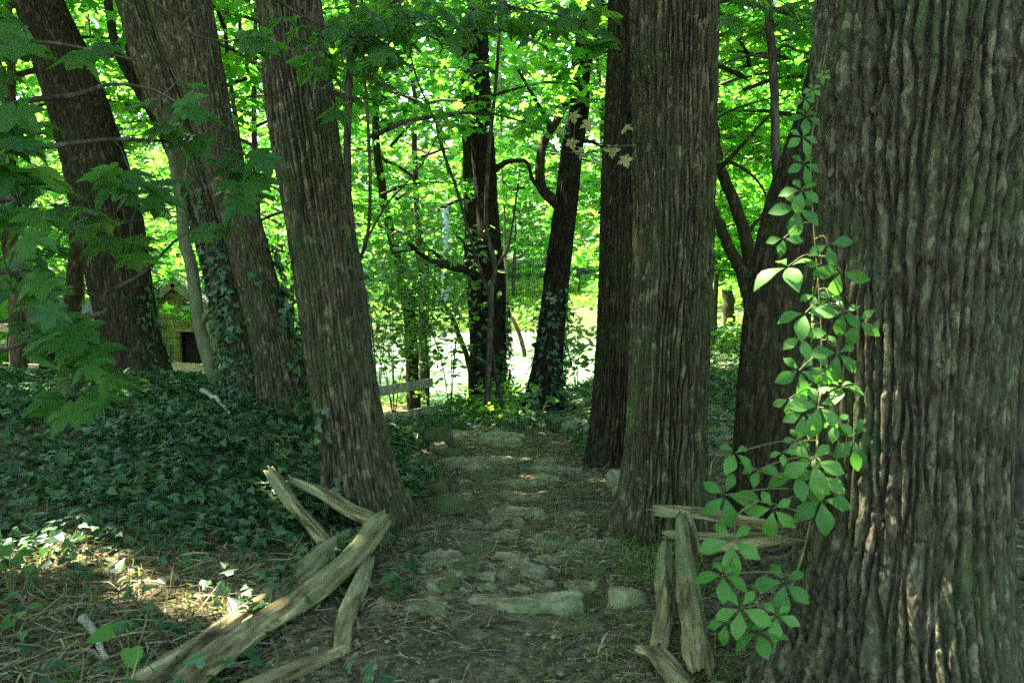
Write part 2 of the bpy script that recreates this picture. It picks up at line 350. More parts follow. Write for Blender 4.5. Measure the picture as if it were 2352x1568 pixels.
# ------------------------------------------------------------------ path stones and rocks
import bmesh
def ico(sub):
    bm = bmesh.new(); bmesh.ops.create_icosphere(bm, subdivisions=sub, radius=1.0)
    V = np.array([v.co[:] for v in bm.verts]); F = [[v.index for v in f.verts] for f in bm.faces]; bm.free(); return V, F
ICO3 = ico(3); ICO4 = ico(5); ICO2 = ico(2)
def rock_mesh(seed, w, l, h, flat=False, base=ICO3, rough=.05):
    """an angular stone: a sphere cut by random planes, then roughened"""
    r = np.random.default_rng(seed); V, F = base
    n = 13
    D = nrm(r.normal(size=(n, 3))); off = r.uniform(.52, .95, n)
    if flat:
        k_ = int(r.integers(5, 8));  a_ = np.sort(r.uniform(0, 2*np.pi, k_)+np.linspace(0, 2*np.pi, k_, endpoint=False)*.0); a_ = np.linspace(0, 2*np.pi, k_, endpoint=False)+r.uniform(-.35, .35, k_)
        D = nrm(np.stack([np.cos(a_), np.sin(a_), r.uniform(.0, .35, k_)], -1)); off = r.uniform(.62, .88, k_)
        if w > 2.6*l:
            D = nrm(np.array([[1, .12, .1], [-1, .1, .05], [.05, 1, .1], [-.04, -1, .12], [.7, -.7, .1]])); off = np.array([.86, .84, .42, .40, .78])
    D = np.vstack([D, [[0, 0, 1], [0, 0, -1]]]); off = np.append(off, [.42 if flat else .7, .5])
    D[-2] = nrm(D[-2]+r.normal(size=3)*.06)
    dots = V @ D.T
    rad = np.min(np.where(dots > 1e-3, off/np.maximum(dots, 1e-3), 9), axis=1)
    P = V*np.minimum(rad, 1.15)[:, None]
    P += V*(rough*fbm(P[:, 0]*3+seed, P[:, 1]*3, P[:, 2]*3, 4))[:, None]
    ext = P.max(0)-P.min(0); P = (P-(P.max(0)+P.min(0))/2)/ext
    return mesh_np('stone', P*np.array([w, l, h]), np.array(F).ravel(), np.full(len(F), 3), False)
def slab_mesh(seed, w, l, h):
    """a roughly squared step stone with chipped edges"""
    bm = bmesh.new(); bmesh.ops.create_cube(bm, size=1.0); bmesh.ops.subdivide_edges(bm, edges=bm.edges[:], cuts=13, use_grid_fill=True)
    V = np.array([v.co[:] for v in bm.verts]); F = [[v.index for v in f.verts] for f in bm.faces]; bm.free()
    e = np.sort(np.abs(V), axis=1)[:, 1]                 # near an edge two coordinates are large
    P = V*np.array([w, l, h]); V2 = V*(1-.10*sm(.40, .5, e)[:, None])
    P = V2*np.array([w, l, h]); n = fbm(P[:, 0]*7+seed, P[:, 1]*7, P[:, 2]*7, 4)
    P[:, 1] += .16*l*fbm(P[:, 0]*4+seed, 1.0, 2.0, 3)*(V[:, 1] < 0)+.02*n; P[:, 2] += .016*n; P[:, 0] += .03*w*fbm(P[:, 1]*8, seed, 1.0, 2)
    return mesh_np('stone', P, np.array(F).ravel(), np.full(len(F), 4), False)
path = sheet([(-.05, 2.2), (-.05, 4), (-.05, 6), (-.12, 8), (-.2, 10), (-.25, 11.6)], .5, 60, .012, 'path', M['ground'])
tag(path, 'sunken dirt footpath with worn flagstones running between the trunks', kind='structure')
STONES = [(1095,1003,112,34,0),(1138,1020,108,16,.1),(1170,1007,70,14,.2),(1140,1060,160,18,0),(1274,1057,60,13,0),(1289,1085,64,19,.2),(1298,1106,54,22,.3),
    (1191,1113,66,14,.15),(1182,1137,60,15,0),(1276,1143,64,28,.3),(1187,1183,104,24,.15),(1090,1205,82,20,0),(1080,1238,90,22,.1),(1150,1236,60,26,-.2),(1201,1206,30,18,0),(1275,1230,58,24,.1),
    (1398,1236,34,18,0),(1346,1263,100,26,0),(1056,1304,74,30,.1),(1154,1287,80,20,0),(997,1283,88,28,.1),(1195,1391,335,40,0),(985,1396,90,34,.05),(889,1398,40,26,0),
    (1120,1160,50,14,0),(1235,1260,46,18,.2),(1330,1180,44,16,0),(1120,1090,60,14,0),(1220,1085,44,12,.1),(1060,1150,40,14,0),(1330,1130,36,14,.3),(1240,1320,60,22,-.1),(1110,1345,50,20,.2),(1340,1320,48,20,0),(1010,1340,46,20,.2)]
rs_ = random.Random(5)
for k in range(30):
    py_ = rs_.uniform(1040, 1360); STONES.append((1185+rs_.uniform(-.24, .24)*(py_-600), py_, rs_.uniform(34, 74), rs_.uniform(12, 24), rs_.uniform(-.5, .5)))
for k, (px, py, w, hpx, rz) in enumerate(STONES):
    P = gp(px+random.uniform(-14, 14), py+random.uniform(-5, 5)) if w < 200 else gp(px, py); d = depth_of(P); wm = w*d/FPX*(1.5 if w < 100 else 1.25 if w < 200 else 1.02)*random.uniform(.85, 1.15)
    lm = min(max(hpx*d/FPX*d/1.55, .12), .55)        # a flat stone seen at a low angle
    big = w > 200
    if big: lm = .17
    o = part('stone', (slab_mesh(100+k, wm, lm, .16) if w > 100 else rock_mesh(100+k, wm, lm*random.uniform(1.2, 1.6), .11, True, ICO3, .10)), M['stone'] if (k % 3 or w > 100) else M['stone_moss'], path)
    o.location = (P[0], P[1], float(H(P[0], P[1]))-(.030 if w <= 100 else (.056 if not big else .040))); o.rotation_euler = (random.uniform(-.04, .04), random.uniform(-.04, .04), rz)
ROCKS = [(1443,1374,98,52,.12,'stone_pale','pale yellowish lumpy rock beside the path near the end of a split rail'),
    (1008,1003,68,50,.0,'stone_moss','large dark squared rock where the left bank meets the far slab'),
    (955,998,42,36,.3,'stone_moss','dark rounded rock half hidden behind the squared rock'),
    (1005,1026,46,18,.0,'stone_pale','small yellow-green mossy stone below the squared rock'),
    (1025,1044,70,24,-.1,'stone_moss','flat brown stone jutting from the left bank over the path'),
    (1031,1066,74,24,-.25,'stone','tilted flat stone with brown underside, lowest of the bank stack'),
    (1012,1124,62,44,-.6,'stone_moss','narrow mossy slab leaning down the left bank'),
    (1022,1162,104,46,-.5,'stone_moss','broad tilted mossy slab at the left edge of the path'),
    (1213,956,40,28,.0,'stone_pale','pale boulder at the foot of the dark leaning tree'),
    (1273,972,46,36,.2,'stone_moss','dark split boulder beyond the path end'),
    (1318,976,64,34,.0,'stone','broad grey boulder in ivy beyond the path end'),
    (1352,994,26,40,.1,'stone_pale','upright yellowish rock against the dark trunk at the path'),
    (1411,1100,44,46,.0,'stone_pale','squared pale rock wedged between the two right trunks'),
    (1417,1130,24,26,.0,'stone_pale','small pale rock below the wedged squared rock'),
    (1365,1344,24,18,.2,'stone_pale','fist-sized tan stone lying on the path'),
    (1245,963,36,18,.0,'stone_moss','low mossy stone between pale boulder and split boulder')]
for k, (px, py, w, hpx, rz, mt, lab) in enumerate(ROCKS):
    P = gp(px, py+hpx*.45); d = depth_of(P); wm = w*d/FPX; hm = hpx*d/FPX*1.15
    flat = hpx < w*.45
    o = part('rock', rock_mesh(300+k, wm, wm*(.75 if not flat else .62), hm, flat, ICO3, .06), M[mt])
    o.location = (P[0], P[1]+wm*.3, float(H(P[0], P[1]+wm*.3))+hm*.26); o.rotation_euler = (0, rz*.5, rz)
    tag(o, lab, 'rock', 'rocks edging the path')

# ------------------------------------------------------------------ trunks with modelled bark
def bark(theta, s, R, kind, seed):
    """relief in metres for a trunk of radius R: wandering furrows between long ridges that touch and part, with short cross cracks"""
    cu, wf, wa, dep, cf, cd_ = {'plate': (.034, 3.0, .60, .036, 4.2, .26), 'ridge': (.0255, 2.8, .54, .026, 4.5, .22), 'fine': (.027, 3.4, .52, .018, 6.0, .24)}[kind]
    n = max(10, int(round(2*np.pi*R/cu))); cx, sy = np.cos(theta)*R, np.sin(theta)*R
    u = theta/(2*np.pi)*n + .9*vnoise(cx*3.0+seed, sy*3.0, s*.9) + .22*vnoise(cx*30, sy*30+seed, s*9)
    iu = np.floor(u).astype(np.int64); d = np.full(u.shape, 9.0); rid = iu-1
    for a in (-1, 0, 1, 2):
        k = iu+a; km = np.mod(k, n)
        b = k + wa*(vnoise(km*17.37+seed, s*wf, seed*1.7)+.45*vnoise(km*7.91, s*wf*2.6+seed, 3.3))
        d = np.minimum(d, np.abs(u-b)); rid = rid+(u > b)
    rm = np.mod(rid, n); hr = _hash(rm, rm*0+seed, rm*0+2).reshape(u.shape)
    w = s*cf*(.6+.8*hr)+hr*13+.35*vnoise(cx*25, sy*25, s*6+seed)
    cr = np.abs(w-np.floor(w)-.5); hc = _hash(np.floor(w).astype(np.int64), rm, rm*0+7).reshape(u.shape)
    crk = 1-cd_*(1-sm(.0, .10, cr))
    pl = sm(.02, .34, d)*(.72+.28*hr)*(.88+.12*hc)*crk
    g = fbm(cx*42, sy*42+seed, s*(11 if kind != 'plate' else 18), 3)
    dep = dep*(.55+.75*sm(-.5, .5, fbm(cx*3.4+seed*3, sy*3.4, s*1.1, 3)))
    return dep*(1.3*pl-.8) + dep*.16*g + R*.06*fbm(cx*2.2+seed, sy*2.2, s*.9, 2)
def trunk(pxs, d, kind, nu, nv, seed, top=9.0, flare=.35, flare_h=.5, sink=.35, minz=None):
    """pxs: (px,py,width px) from top to bottom. Returns verts/faces as MB plus base point and top point"""
    A = np.array([[*at(px, py, d), w*d/FPX/2] for px, py, w in pxs])[::-1]       # bottom -> top
    dirb = nrm(A[0, :3]-A[1, :3]); A = np.vstack([np.append(A[0, :3]+dirb*sink, A[0, 3]*1.05), A])
    vis_top = A[-1, 2]
    t = nrm(A[-1, :3]-A[-2, :3]); t = nrm(t*np.array([.8, .8, 1]))
    rest = max(top-vis_top, .5)
    for f in (.33, .66, 1.0): A = np.vstack([A, np.append(A[-1, :3]+t*rest/3, A[-1, 3]*(.9 if f < .9 else .75))])
    C = smooth_line(A, 400); seg = np.concatenate([[0], np.cumsum(np.linalg.norm(np.diff(C[:, :3], axis=0), axis=1))])
    sv = np.interp(vis_top+.15, C[:, 2], seg)
    ss = np.concatenate([np.linspace(0, sv, nv), np.linspace(sv, seg[-1], 26)[1:]])
    P = np.stack([np.interp(ss, seg, C[:, k]) for k in range(4)], -1)
    T = nrm(np.gradient(P[:, :3], axis=0)); X = nrm(np.cross(np.tile([0, 1.0, 0], (len(T), 1)), T)); Y = np.cross(T, X)
    th = np.linspace(0, 2*np.pi, nu, endpoint=False); TH, SS = np.meshgrid(th, ss)
    R0 = float(np.median(P[:nv, 3])); base = A[1, :3]
    gz = float(H(base[0], base[1]))
    hh = np.interp(SS, ss, P[:, 2])-gz
    fl = flare*np.exp(-np.maximum(hh, 0)/flare_h)*(1+.9*fbm(np.cos(TH)*1.6+seed, np.sin(TH)*1.6, 0, 2))
    rad = P[:, 3][:, None]*(1+np.maximum(fl, 0)) + bark(TH, SS, R0, kind, seed)*np.clip(P[:, 3][:, None]/R0, .5, 1.6)
    V = P[:, None, :3]+rad[..., None]*(np.cos(TH)[..., None]*X[:, None]+np.sin(TH)[..., None]*Y[:, None])
    mb = MB(); m = len(ss); ii, jj = np.meshgrid(np.arange(m-1), np.arange(nu), indexing='ij'); j2 = (jj+1) % nu
    qq = np.stack([ii*nu+jj, ii*nu+j2, (ii+1)*nu+j2, (ii+1)*nu+jj], -1).reshape(-1, 4)
    mb.add(V.reshape(-1, 3), qq, np.full(len(qq), 4)); mb.add(V[-1], np.arange(nu), [nu])
    return mb, np.array([base[0], base[1], gz]), P[-1, :3], P

# leaf templates: (verts, loop indices, counts)
def tmpl(V, F): return np.array(V, float), np.array([i for f in F for i in f]), np.array([len(f) for f in F])
def maple_full(seed=0, curl=.12):
    r = np.random.default_rng(seed)
    half = [(.10,-.10),(.26,-.13),(.44,-.10),(.36,.02),(.27,.09),(.40,.13),(.56,.20),(.74,.42),(.56,.42),(.44,.50),(.24,.46),(.28,.60),(.31,.72),(.17,.78),(.11,.90)]
    out = [(0, 0)]+half+[(0, 1.04)]+[(-x, y) for x, y in reversed(half)]
    V = [(0, .28, 0)]
    for x, y in out:
        x += r.uniform(-.02, .02); y += r.uniform(-.02, .02)
        V.append((x, y-.0, -curl*(x*x*1.6+.6*max(0, y-.3)**2)+.03*math.sin(x*9)))
    n = len(out); F = [(0, 1+k, 1+(k+1) % n) for k in range(n)]
    return tmpl(V, F)
MAPLE_MID = tmpl([(0,.3,.03),(0,0,0),(.42,-.08,-.05),(.26,.1,0),(.72,.4,-.1),(.26,.46,0),(0,1.02,-.08),(-.26,.46,0),(-.72,.4,-.1),(-.26,.1,0),(-.42,-.08,-.05)],
                 [(0,1,2,3),(0,3,4,5),(0,5,6,7),(0,7,8,9),(0,9,10,1)])
STAR = tmpl([(0,0,0),(.45,.12,-.05),(.62,.5,-.1),(.22,.55,.02),(0,1,-.08),(-.22,.55,.02),(-.62,.5,-.1),(-.45,.12,-.05)], [(0,1,2,3,4,5,6,7)])
OVAL = tmpl([(0,0,0),(.22,.25,-.03),(.24,.6,-.05),(0,1,-.12),(-.24,.6,-.05),(-.22,.25,-.03)], [(0,1,2,3),(0,3,4,5)])
IVY = tmpl([(0,.0,0),(.34,-.12,-.04),(.46,.2,-.08),(.25,.38,0),(0,.9,-.08),(-.25,.38,0),(-.46,.2,-.08),(-.34,-.12,-.04)], [(0,1,2,3,4),(0,4,5,6,7)])
QUAD = tmpl([(-.35,0,0),(.35,.05,0),(.45,.7,-.1),(0,1,-.05),(-.45,.65,-.1)], [(0,1,2,3,4)])
def rnd_tilt(n, sd, r): return nrm(np.array([0, 0, 1.0])+r.normal(size=(n, 3))*sd)

# where shafts of sun come down through holes in the canopy: (point, radius)
SHAFTS = [(gp(150,1265), .20), (gp(240,1300), .24), (gp(330,1345), .18), (gp(560,1405), .22), (gp(440,1380), .2), (gp(60,1290), .22), (at(820,1255,4.95), .2), (at(612,1405,4.25), .16),
          (at(1806,650,3.35), .26), (at(1960,752,3.33), .05), (at(1840,800,3.34), .12), (at(1800,562,3.34), .12), (at(1850,745,3.34), .06), (gp(1120,1352), .02), (gp(1240,1158), .02), (at(510,965,7.0), .12), (gp(700,1100), .16),
          (at(195,655,3.6), .12), (at(415,290,3.9), .14), (gp(40,830), .4), (gp(860,1090), .2), (at(700,1160,6.0), .12)]
def shaft_keep(Q, r):
    keep = np.ones(len(Q), bool)
    for P, rad in SHAFTS:
        v = Q-P; al = v @ SUN; pd = np.linalg.norm(v-al[:, None]*SUN, axis=1)
        keep &= (pd > rad+.07+.05*r.normal(size=len(Q))) | (al < 0)
    return keep
CANOPY = .92
def canopy(c, R, z0, z1, n, seed, size=.3):
    r = np.random.default_rng(seed); nc = int(n*CANOPY)//45
    u = nrm(r.normal(size=(nc, 3)))*np.cbrt(r.uniform(.15, 1, nc))[:, None]
    C = np.array([c[0], c[1], (z0+z1)/2])+u*np.array([R, R, (z1-z0)/2])
    Q = np.repeat(C, 45, 0)+r.normal(size=(nc*45, 3))*np.array([.55, .55, .28])
    Q = Q[Q[:, 2] > z0-.4]
    Q = Q[shaft_keep(Q, r)]; m = len(Q)
    mb = MB(); out = nrm(np.stack([Q[:, 0]-c[0], Q[:, 1]-c[1], np.full(m, -1.0)], -1)+r.normal(size=(m, 3))*.5)
    mb.scatter(QUAD, Q, rnd_tilt(m, .4, r), out, size*r.uniform(.7, 1.3, m))
    return mb
def limbs(mb, top, R, z1, seed, r0):
    r = np.random.default_rng(seed)
    for k in range(6):
        a = k*1.05+r.uniform(0, .6); e = top+np.array([math.cos(a)*R*.75, math.sin(a)*R*.75, (z1-top[2])*r.uniform(.35, .9)])
        P = smooth_line([top-np.array([0, 0, .6]), top+(e-top)*.4+np.array([0, 0, .5]), e], 9); mb.tube(P, np.linspace(r0*.5, r0*.08, 9), 6)

def big_tree(label, pxs, d, kind, mat, nu, nv, seed, crown=(5, 8, 15, 3500), **kw):
    mb, base, top, P = trunk(pxs, d, kind, nu, nv, seed, **kw)
    t = thing('tree', label, 'tree', base)
    lm = MB(); limbs(lm, top, crown[0], crown[2], seed, P[-1, 3]*1.6)
    tr = part('trunk', mb.mesh('trunk', base), mat, t)
    part('limbs', lm.mesh('limbs', base), mat, t)
    part('crown', canopy(top, *crown, seed=seed).mesh('crown', base, False), M['leaf_canopy'], t)
    return t, tr, P, base

TREES = {}
def dz(px, py): return depth_of(gp(px, py))
TREES['T6'] = big_tree('massive rough-barked trunk draped with creeper filling the right side',
    [(2150,0,520),(2135,300,490),(2117,600,456),(2100,900,434),(2092,1150,434),(2075,1350,470),(2072,1640,540)], 3.6, 'plate', M['bark_big'], 460, 450, 11, (6, 8.5, 15, 4200), flare=.26, flare_h=.26)
TREES['T4'] = big_tree('tall straight ridged trunk standing right of the path, flared at its foot',
    [(1552,0,190),(1549,300,188),(1542,600,182),(1534,900,178),(1524,1100,180),(1515,1225,196)], dz(1520,1222), 'ridge', M['bark_mid'], 310, 290, 23, (5, 8, 15, 3600), flare=.42, flare_h=.2)
TREES['T5'] = big_tree('dark straight trunk half hidden behind the ridged trunk by the path',
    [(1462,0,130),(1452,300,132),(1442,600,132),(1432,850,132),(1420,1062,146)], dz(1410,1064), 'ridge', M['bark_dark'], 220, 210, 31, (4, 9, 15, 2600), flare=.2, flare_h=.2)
TREES['T3'] = big_tree('ridged trunk leaning left beside the fallen rails and path',
    [(664,0,142),(698,300,148),(744,600,150),(792,900,148),(822,1080,156),(838,1198,172)], dz(838,1198), 'ridge', M['bark_mid'], 296, 290, 43, (5, 8, 15, 3600), flare=.30, flare_h=.18)
TREES['T7'] = big_tree('dark trunk leaning right behind the massive creeper-clad trunk',
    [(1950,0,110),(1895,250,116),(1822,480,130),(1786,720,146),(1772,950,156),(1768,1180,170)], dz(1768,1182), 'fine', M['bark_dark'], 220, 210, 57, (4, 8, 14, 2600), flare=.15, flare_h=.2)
# twin tree on the bank
d2 = dz(630, 942)
mb, base, top, P = trunk([(412,0,140),(460,180,110),(503,346,88),(555,520,92),(605,700,94),(632,800,106),(664,948,128)], d2, 'fine', 200, 220, 61, flare=.12, flare_h=.2)
mb2, base2, top2, P2 = trunk([(305,0,70),(362,180,82),(428,346,66),(486,520,60),(528,700,72),(566,905,92)], d2+.05, 'fine', 140, 220, 67, flare=.12, flare_h=.2)
t2 = thing('tree', 'twin-stemmed trunk leaning left on the ivy bank, its left stem ivy-clad', 'tree', base)
part('trunk', mb.mesh('trunk', base), M['bark_mid'], t2); part('trunk', mb2.mesh('trunk', base), M['bark_mid'], t2, 'narrower left stem of the twin tree')
part('crown', canopy(top, 5, 8, 15, 3600, 61).mesh('crown', base, False), M['leaf_canopy'], t2)
TREES['T2'] = (t2, None, P2, base2); TREES['T2b'] = (t2, None, P, base)
TREES['T1'] = big_tree('rough trunk leaning left at the far edge of the ivy bank',
    [(85,0,105),(150,160,122),(205,330,134),(244,480,146),(270,620,140),(297,760,132),(324,885,150)], dz(325,884), 'fine', M['bark_dark'], 230, 220, 71, (5, 8, 15, 3600), flare=.05, flare_h=.2)
d8 = dz(1245, 942)
TREES['T8'] = big_tree('dark ivy-footed tree leaning right beyond the end of the path',
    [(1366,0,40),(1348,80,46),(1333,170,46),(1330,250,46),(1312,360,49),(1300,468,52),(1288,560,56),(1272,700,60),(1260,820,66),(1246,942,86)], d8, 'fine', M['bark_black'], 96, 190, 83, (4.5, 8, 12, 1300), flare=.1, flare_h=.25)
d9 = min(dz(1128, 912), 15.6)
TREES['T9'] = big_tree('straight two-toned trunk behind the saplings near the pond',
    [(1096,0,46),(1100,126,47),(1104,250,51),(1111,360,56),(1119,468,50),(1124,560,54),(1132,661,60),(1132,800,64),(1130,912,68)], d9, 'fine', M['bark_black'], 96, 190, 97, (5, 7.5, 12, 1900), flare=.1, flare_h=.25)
# dark side limb of the leaning tree
def px_tube(mb, pts, r0, r1, n=7, m=14):
    """pts: (px,py,d)"""
    P = smooth_line([at(*p) for p in pts], m); mb.tube(P, np.linspace(r0, r1, m), n); return P
def add_branch(key, lines, mat, name='branch'):
    t = TREES[key][0]
    for pts, r0, r1 in lines:
        mb = MB(); px_tube(mb, pts, r0, r1); part(name, mb.mesh(name, t.location), mat, t)
add_branch('T8', [([(1282,470,d8),(1262,452,d8-.1),(1243,428,d8-.2),(1240,380,d8-.2),(1248,330,d8-.1),(1275,283,d8),(1300,240,d8+.2)], .085, .05),
                  ([(1248,335,d8-.1),(1262,300,d8-.3),(1248,262,d8-.5),(1190,160,d8-.6)], .05, .02), ([(1245,440,d8-.2),(1222,410,d8-.3),(1208,370,d8-.5),(1160,370,d8-.8)], .035, .015),
                  ([(1320,330,d8),(1355,325,d8+.3),(1400,345,d8+.6)], .04, .02)], M['bark_dark'])
add_branch('T9', [([(1104,645,d9),(1085,628,d9-.2),(1066,618,d9-.4),(1030,612,d9-.6),(983,595,d9-.8),(940,560,d9-1.2)], .09, .03),
                  ([(1038,613,d9-.5),(1010,590,d9-.6),(975,572,d9-.8),(900,580,d9-1.2)], .04, .012), ([(1072,616,d9-.4),(1066,560,d9-.5),(1045,540,d9-.6)], .03, .01),
                  ([(1130,395,d9),(1165,372,d9-.2),(1205,368,d9-.4)], .06, .03)], M['bark_dark'])

# ------------------------------------------------------------------ fallen split rails
def rail_mesh(pts, seed, off, aspect=.7, nseg=90, nsec=44, taper=(1, 1)):
    """pts: (px,py,d,width px). An irregular split log with grain furrows and broken ends"""
    r = np.random.default_rng(seed)
    A = np.array([[*at(px, py, d), w*d/FPX/2] for px, py, d, w in pts]); C = smooth_line(A, nseg)
    T = nrm(np.gradient(C[:, :3], axis=0)); side = nrm(np.cross(T, [0, 0, 1.0])); up = np.cross(side, T)
    th = np.linspace(0, 2*np.pi, nsec, endpoint=False); tt = np.linspace(0, 1, nseg)
    # wedge shaped section from a few cutting planes
    nrmls = np.array([.5, 2.2, 3.7, 5.2])+r.uniform(-.35, .35, 4); offs = np.array([.8, .72, .85, .75])+r.uniform(-.1, .12, 4)
    tw = r.uniform(-.5, .5)*tt+.25*fbm(tt*3+seed, 0, 0, 2)
    TH = th[None]+tw[:, None]
    rad = np.full(TH.shape, 1.15)
    for a, o in zip(nrmls, offs):
        c = np.cos(TH-a-tw[:, None]*.3); rad = np.minimum(rad, np.where(c > .05, o/np.maximum(c, .05), 9))
    s = np.linspace(0, np.linalg.norm(np.diff(C[:, :3], axis=0), axis=1).sum(), nseg)[:, None]
    rad = rad*(1+.10*fbm(np.cos(th)[None]*1.2+seed, np.sin(th)[None]*1.2, s*3.5, 3)+.11*fbm(np.cos(th)[None]*5+seed, np.sin(th)[None]*5, s*1.6, 3))
    for gk in range(5):
        ga = r.uniform(0, 6.28)+.35*fbm(s*1.3+gk*7+seed, 0, 0, 2); dlt = np.abs((th[None]-ga+np.pi) % (2*np.pi)-np.pi)
        rad = rad*(1-r.uniform(.10, .26)*np.exp(-(dlt/r.uniform(.10, .2))**2)*sm(-.3, .3, fbm(s*1.1+gk*3.3, seed, 0, 2)))
    endf = np.minimum(tt/.05, (1-tt)/.05).clip(0, 1)[:, None]
    rad = rad*(.86+.14*endf)
    R = C[:, 3][:, None]*rad
    along = .10*r.normal(size=nsec)*C[0, 3]
    V = C[:, None, :3]+R[..., None]*(np.cos(th)[None, :, None]*side[:, None]+aspect*np.sin(th)[None, :, None]*up[:, None])
    sp = .35
    V[0] -= T[0]*(sp*fbm(np.cos(th)*2+seed, np.sin(th)*2, 1.0, 2)[:, None]*2*C[0, 3]*2); V[-1] += T[-1]*(sp*fbm(np.cos(th)*2, np.sin(th)*2+seed, 2.0, 2)[:, None]*2*C[-1, 3]*2)
    mb = MB(); a, b = np.meshgrid(np.arange(nseg-1), np.arange(nsec), indexing='ij'); b2 = (b+1) % nsec
    qq = np.stack([a*nsec+b, a*nsec+b2, (a+1)*nsec+b2, (a+1)*nsec+b], -1).reshape(-1, 4)
    V0 = V.reshape(-1, 3); n0 = len(V0)
    c0 = V[0].mean(0)+T[0]*.012; c1 = V[-1].mean(0)-T[-1]*.012
    F = [list(x) for x in qq]+[[b_, n0, (b_+1) % nsec] for b_ in range(nsec)]+[[n0-nsec+b_, n0-nsec+(b_+1) % nsec, n0+1] for b_ in range(nsec)]
    mb.polys(np.vstack([V0, c0, c1]), F)
    return mb.mesh('split_rail', off)
def wood_mat(name, axis):
    """weathered split wood: grain runs along the rail"""
    d = nrm(np.asarray(axis, float))
    m = rough_mat(name, [(.22, (.05, .036, .014)), (.42, (.165, .126, .055)), (.58, (.28, .22, .10)), (.78, (.46, .375, .19))], 16, (1, 1, 1), .9, 1.0, 42, (1, 1, 1), .014, .12, ((.115, .14, .055), 4.5, .52, .66))
    rot = Vector(d).to_track_quat('Z', 'Y').inverted().to_euler()
    for n in list(m.node_tree.nodes):
        if n.bl_idname == 'ShaderNodeMapping':
            sc = n.inputs['Scale'].default_value
            # turn the coordinates so that local z follows the rail, then squeeze z
            pre = m.node_tree.nodes.new('ShaderNodeMapping'); pre.inputs['Rotation'].default_value = rot
            src = n.inputs[0].links[0].from_socket; m.node_tree.links.new(src, pre.inputs[0]); m.node_tree.links.new(pre.outputs[0], n.inputs[0])
            n.inputs['Scale'].default_value = (1, 1, .12)
    return m
RAILS = [
 ([(884,1186,5.3,40),(862,1212,5.2,62),(814,1275,4.95,70),(712,1365,4.55,78),(593,1440,4.2,74),(508,1500,3.95,80),(400,1590,3.65,86)], .8, 'long thick split rail crossing the lower left, nearest of the left heap'),
 ([(800,1228,5.25,30),(746,1270,5.05,54),(661,1352,4.7,58),(560,1418,4.35,66),(440,1505,4.0,76),(290,1590,3.75,86)], .8, 'long mossy split rail lying just behind the thick one on the left'),
 ([(625,1085,5.95,34),(671,1154,5.65,36),(712,1200,5.4,38),(752,1246,5.2,40)], .75, 'short pale rail sloping down through ivy to the long rails'),
 ([(672,1102,6.0,30),(746,1134,5.8,38),(797,1168,5.6,40),(862,1196,5.35,40)], .75, 'rail with pale split end leaning in from the ivy towards the left trunk foot'),
 ([(846,1285,5.0,30),(818,1358,4.65,40),(792,1426,4.3,42),(783,1500,4.02,44)], .7, 'narrow upright-looking rail under the thick rail among small ivy'),
 ([(800,1490,4.05,34),(678,1538,3.85,46),(550,1590,3.65,52)], .7, 'low dark rail at the bottom edge beneath the left heap'),
 ([(1510,1173,5.2,39),(1639,1184,5.1,39),(1780,1214,4.9,39)], .85, 'top crosswise rail resting on the right heap before the straight trunk'),
 ([(1526,1226,5.4,34),(1645,1231,5.3,34),(1770,1234,5.2,34)], .8, 'dark crosswise rail under the top one in the right heap'),
 ([(1613,1262,4.95,44),(1689,1254,4.9,42),(1800,1240,4.85,39)], .8, 'crosswise rail with a lit lower edge tucked behind the creeper leaves'),
 ([(1566,1190,5.05,31),(1574,1285,4.7,47),(1592,1402,4.2,68),(1614,1534,3.75,86)], .5, 'broad flat plank-like rail pointing at the viewer in the right heap'),
 ([(1530,1248,5.0,34),(1528,1329,4.65,44),(1532,1390,4.35,49),(1513,1490,4.02,52)], .7, 'twisted furrowed rail left of the broad plank-like rail'),
 ([(1462,1492,3.98,36),(1510,1503,3.92,57),(1543,1545,3.78,62),(1585,1600,3.6,70)], .7, 'knobbly pale rail end at the bottom by the path, right side'),
 ([(1580,1178,5.12,16),(1592,1220,5.0,22),(1606,1278,4.8,24)], .8, 'short dark upright piece behind the broad plank-like rail'),
]
for k, (pts, asp, lab) in enumerate(RAILS):
    p0, p1 = at(*pts[0][:3]), at(*pts[-1][:3]); off = (p0+p1)/2
    me = rail_mesh(pts, 500+k, off, asp)
    o = part('split_rail', me, wood_mat('rail_wood', p1-p0)); o.location = off
    tag(o, lab, 'split rail', 'fallen split rails')

# ------------------------------------------------------------------ board fences
def board(mb, a, b, w, t):
    a, b = np.asarray(a, float), np.asarray(b, float); ax = nrm(b-a); s = nrm(np.cross(ax, [0, 0, 1.0])); u = np.cross(s, ax)
    mb.box((a+b)/2, (np.linalg.norm(b-a), t, w), [ax, s, u])
def fence(label, posts, rails, mat):
    b0 = np.array(posts[0][0]); t = thing('fence', label, 'fence', b0)
    for (foot, top, w) in posts:
        mb = MB(); board(mb, np.array(foot)-[0, 0, .2], top, w, w); part('post', mb.mesh('post', b0, False), mat, t)
    for (a, b, w) in rails:
        mb = MB(); board(mb, a, b, w, .035); part('rail', mb.mesh('rail', b0, False), mat, t)
    return t
def post_at(px, ptop, d, w):
    T = at(px, ptop, d); return (np.array([T[0], T[1], float(H(T[0], T[1]))]), T, w)
fence('grey board fence with two rails ending at a post before the bright pond',
      [post_at(957,868,14.0,.12), post_at(800,876,12.0,.12)],
      [(at(992,878,14.35), at(780,914,11.8), .125), (at(1012,938,14.35), at(780,983,11.8), .125)], M['wood_grey'])
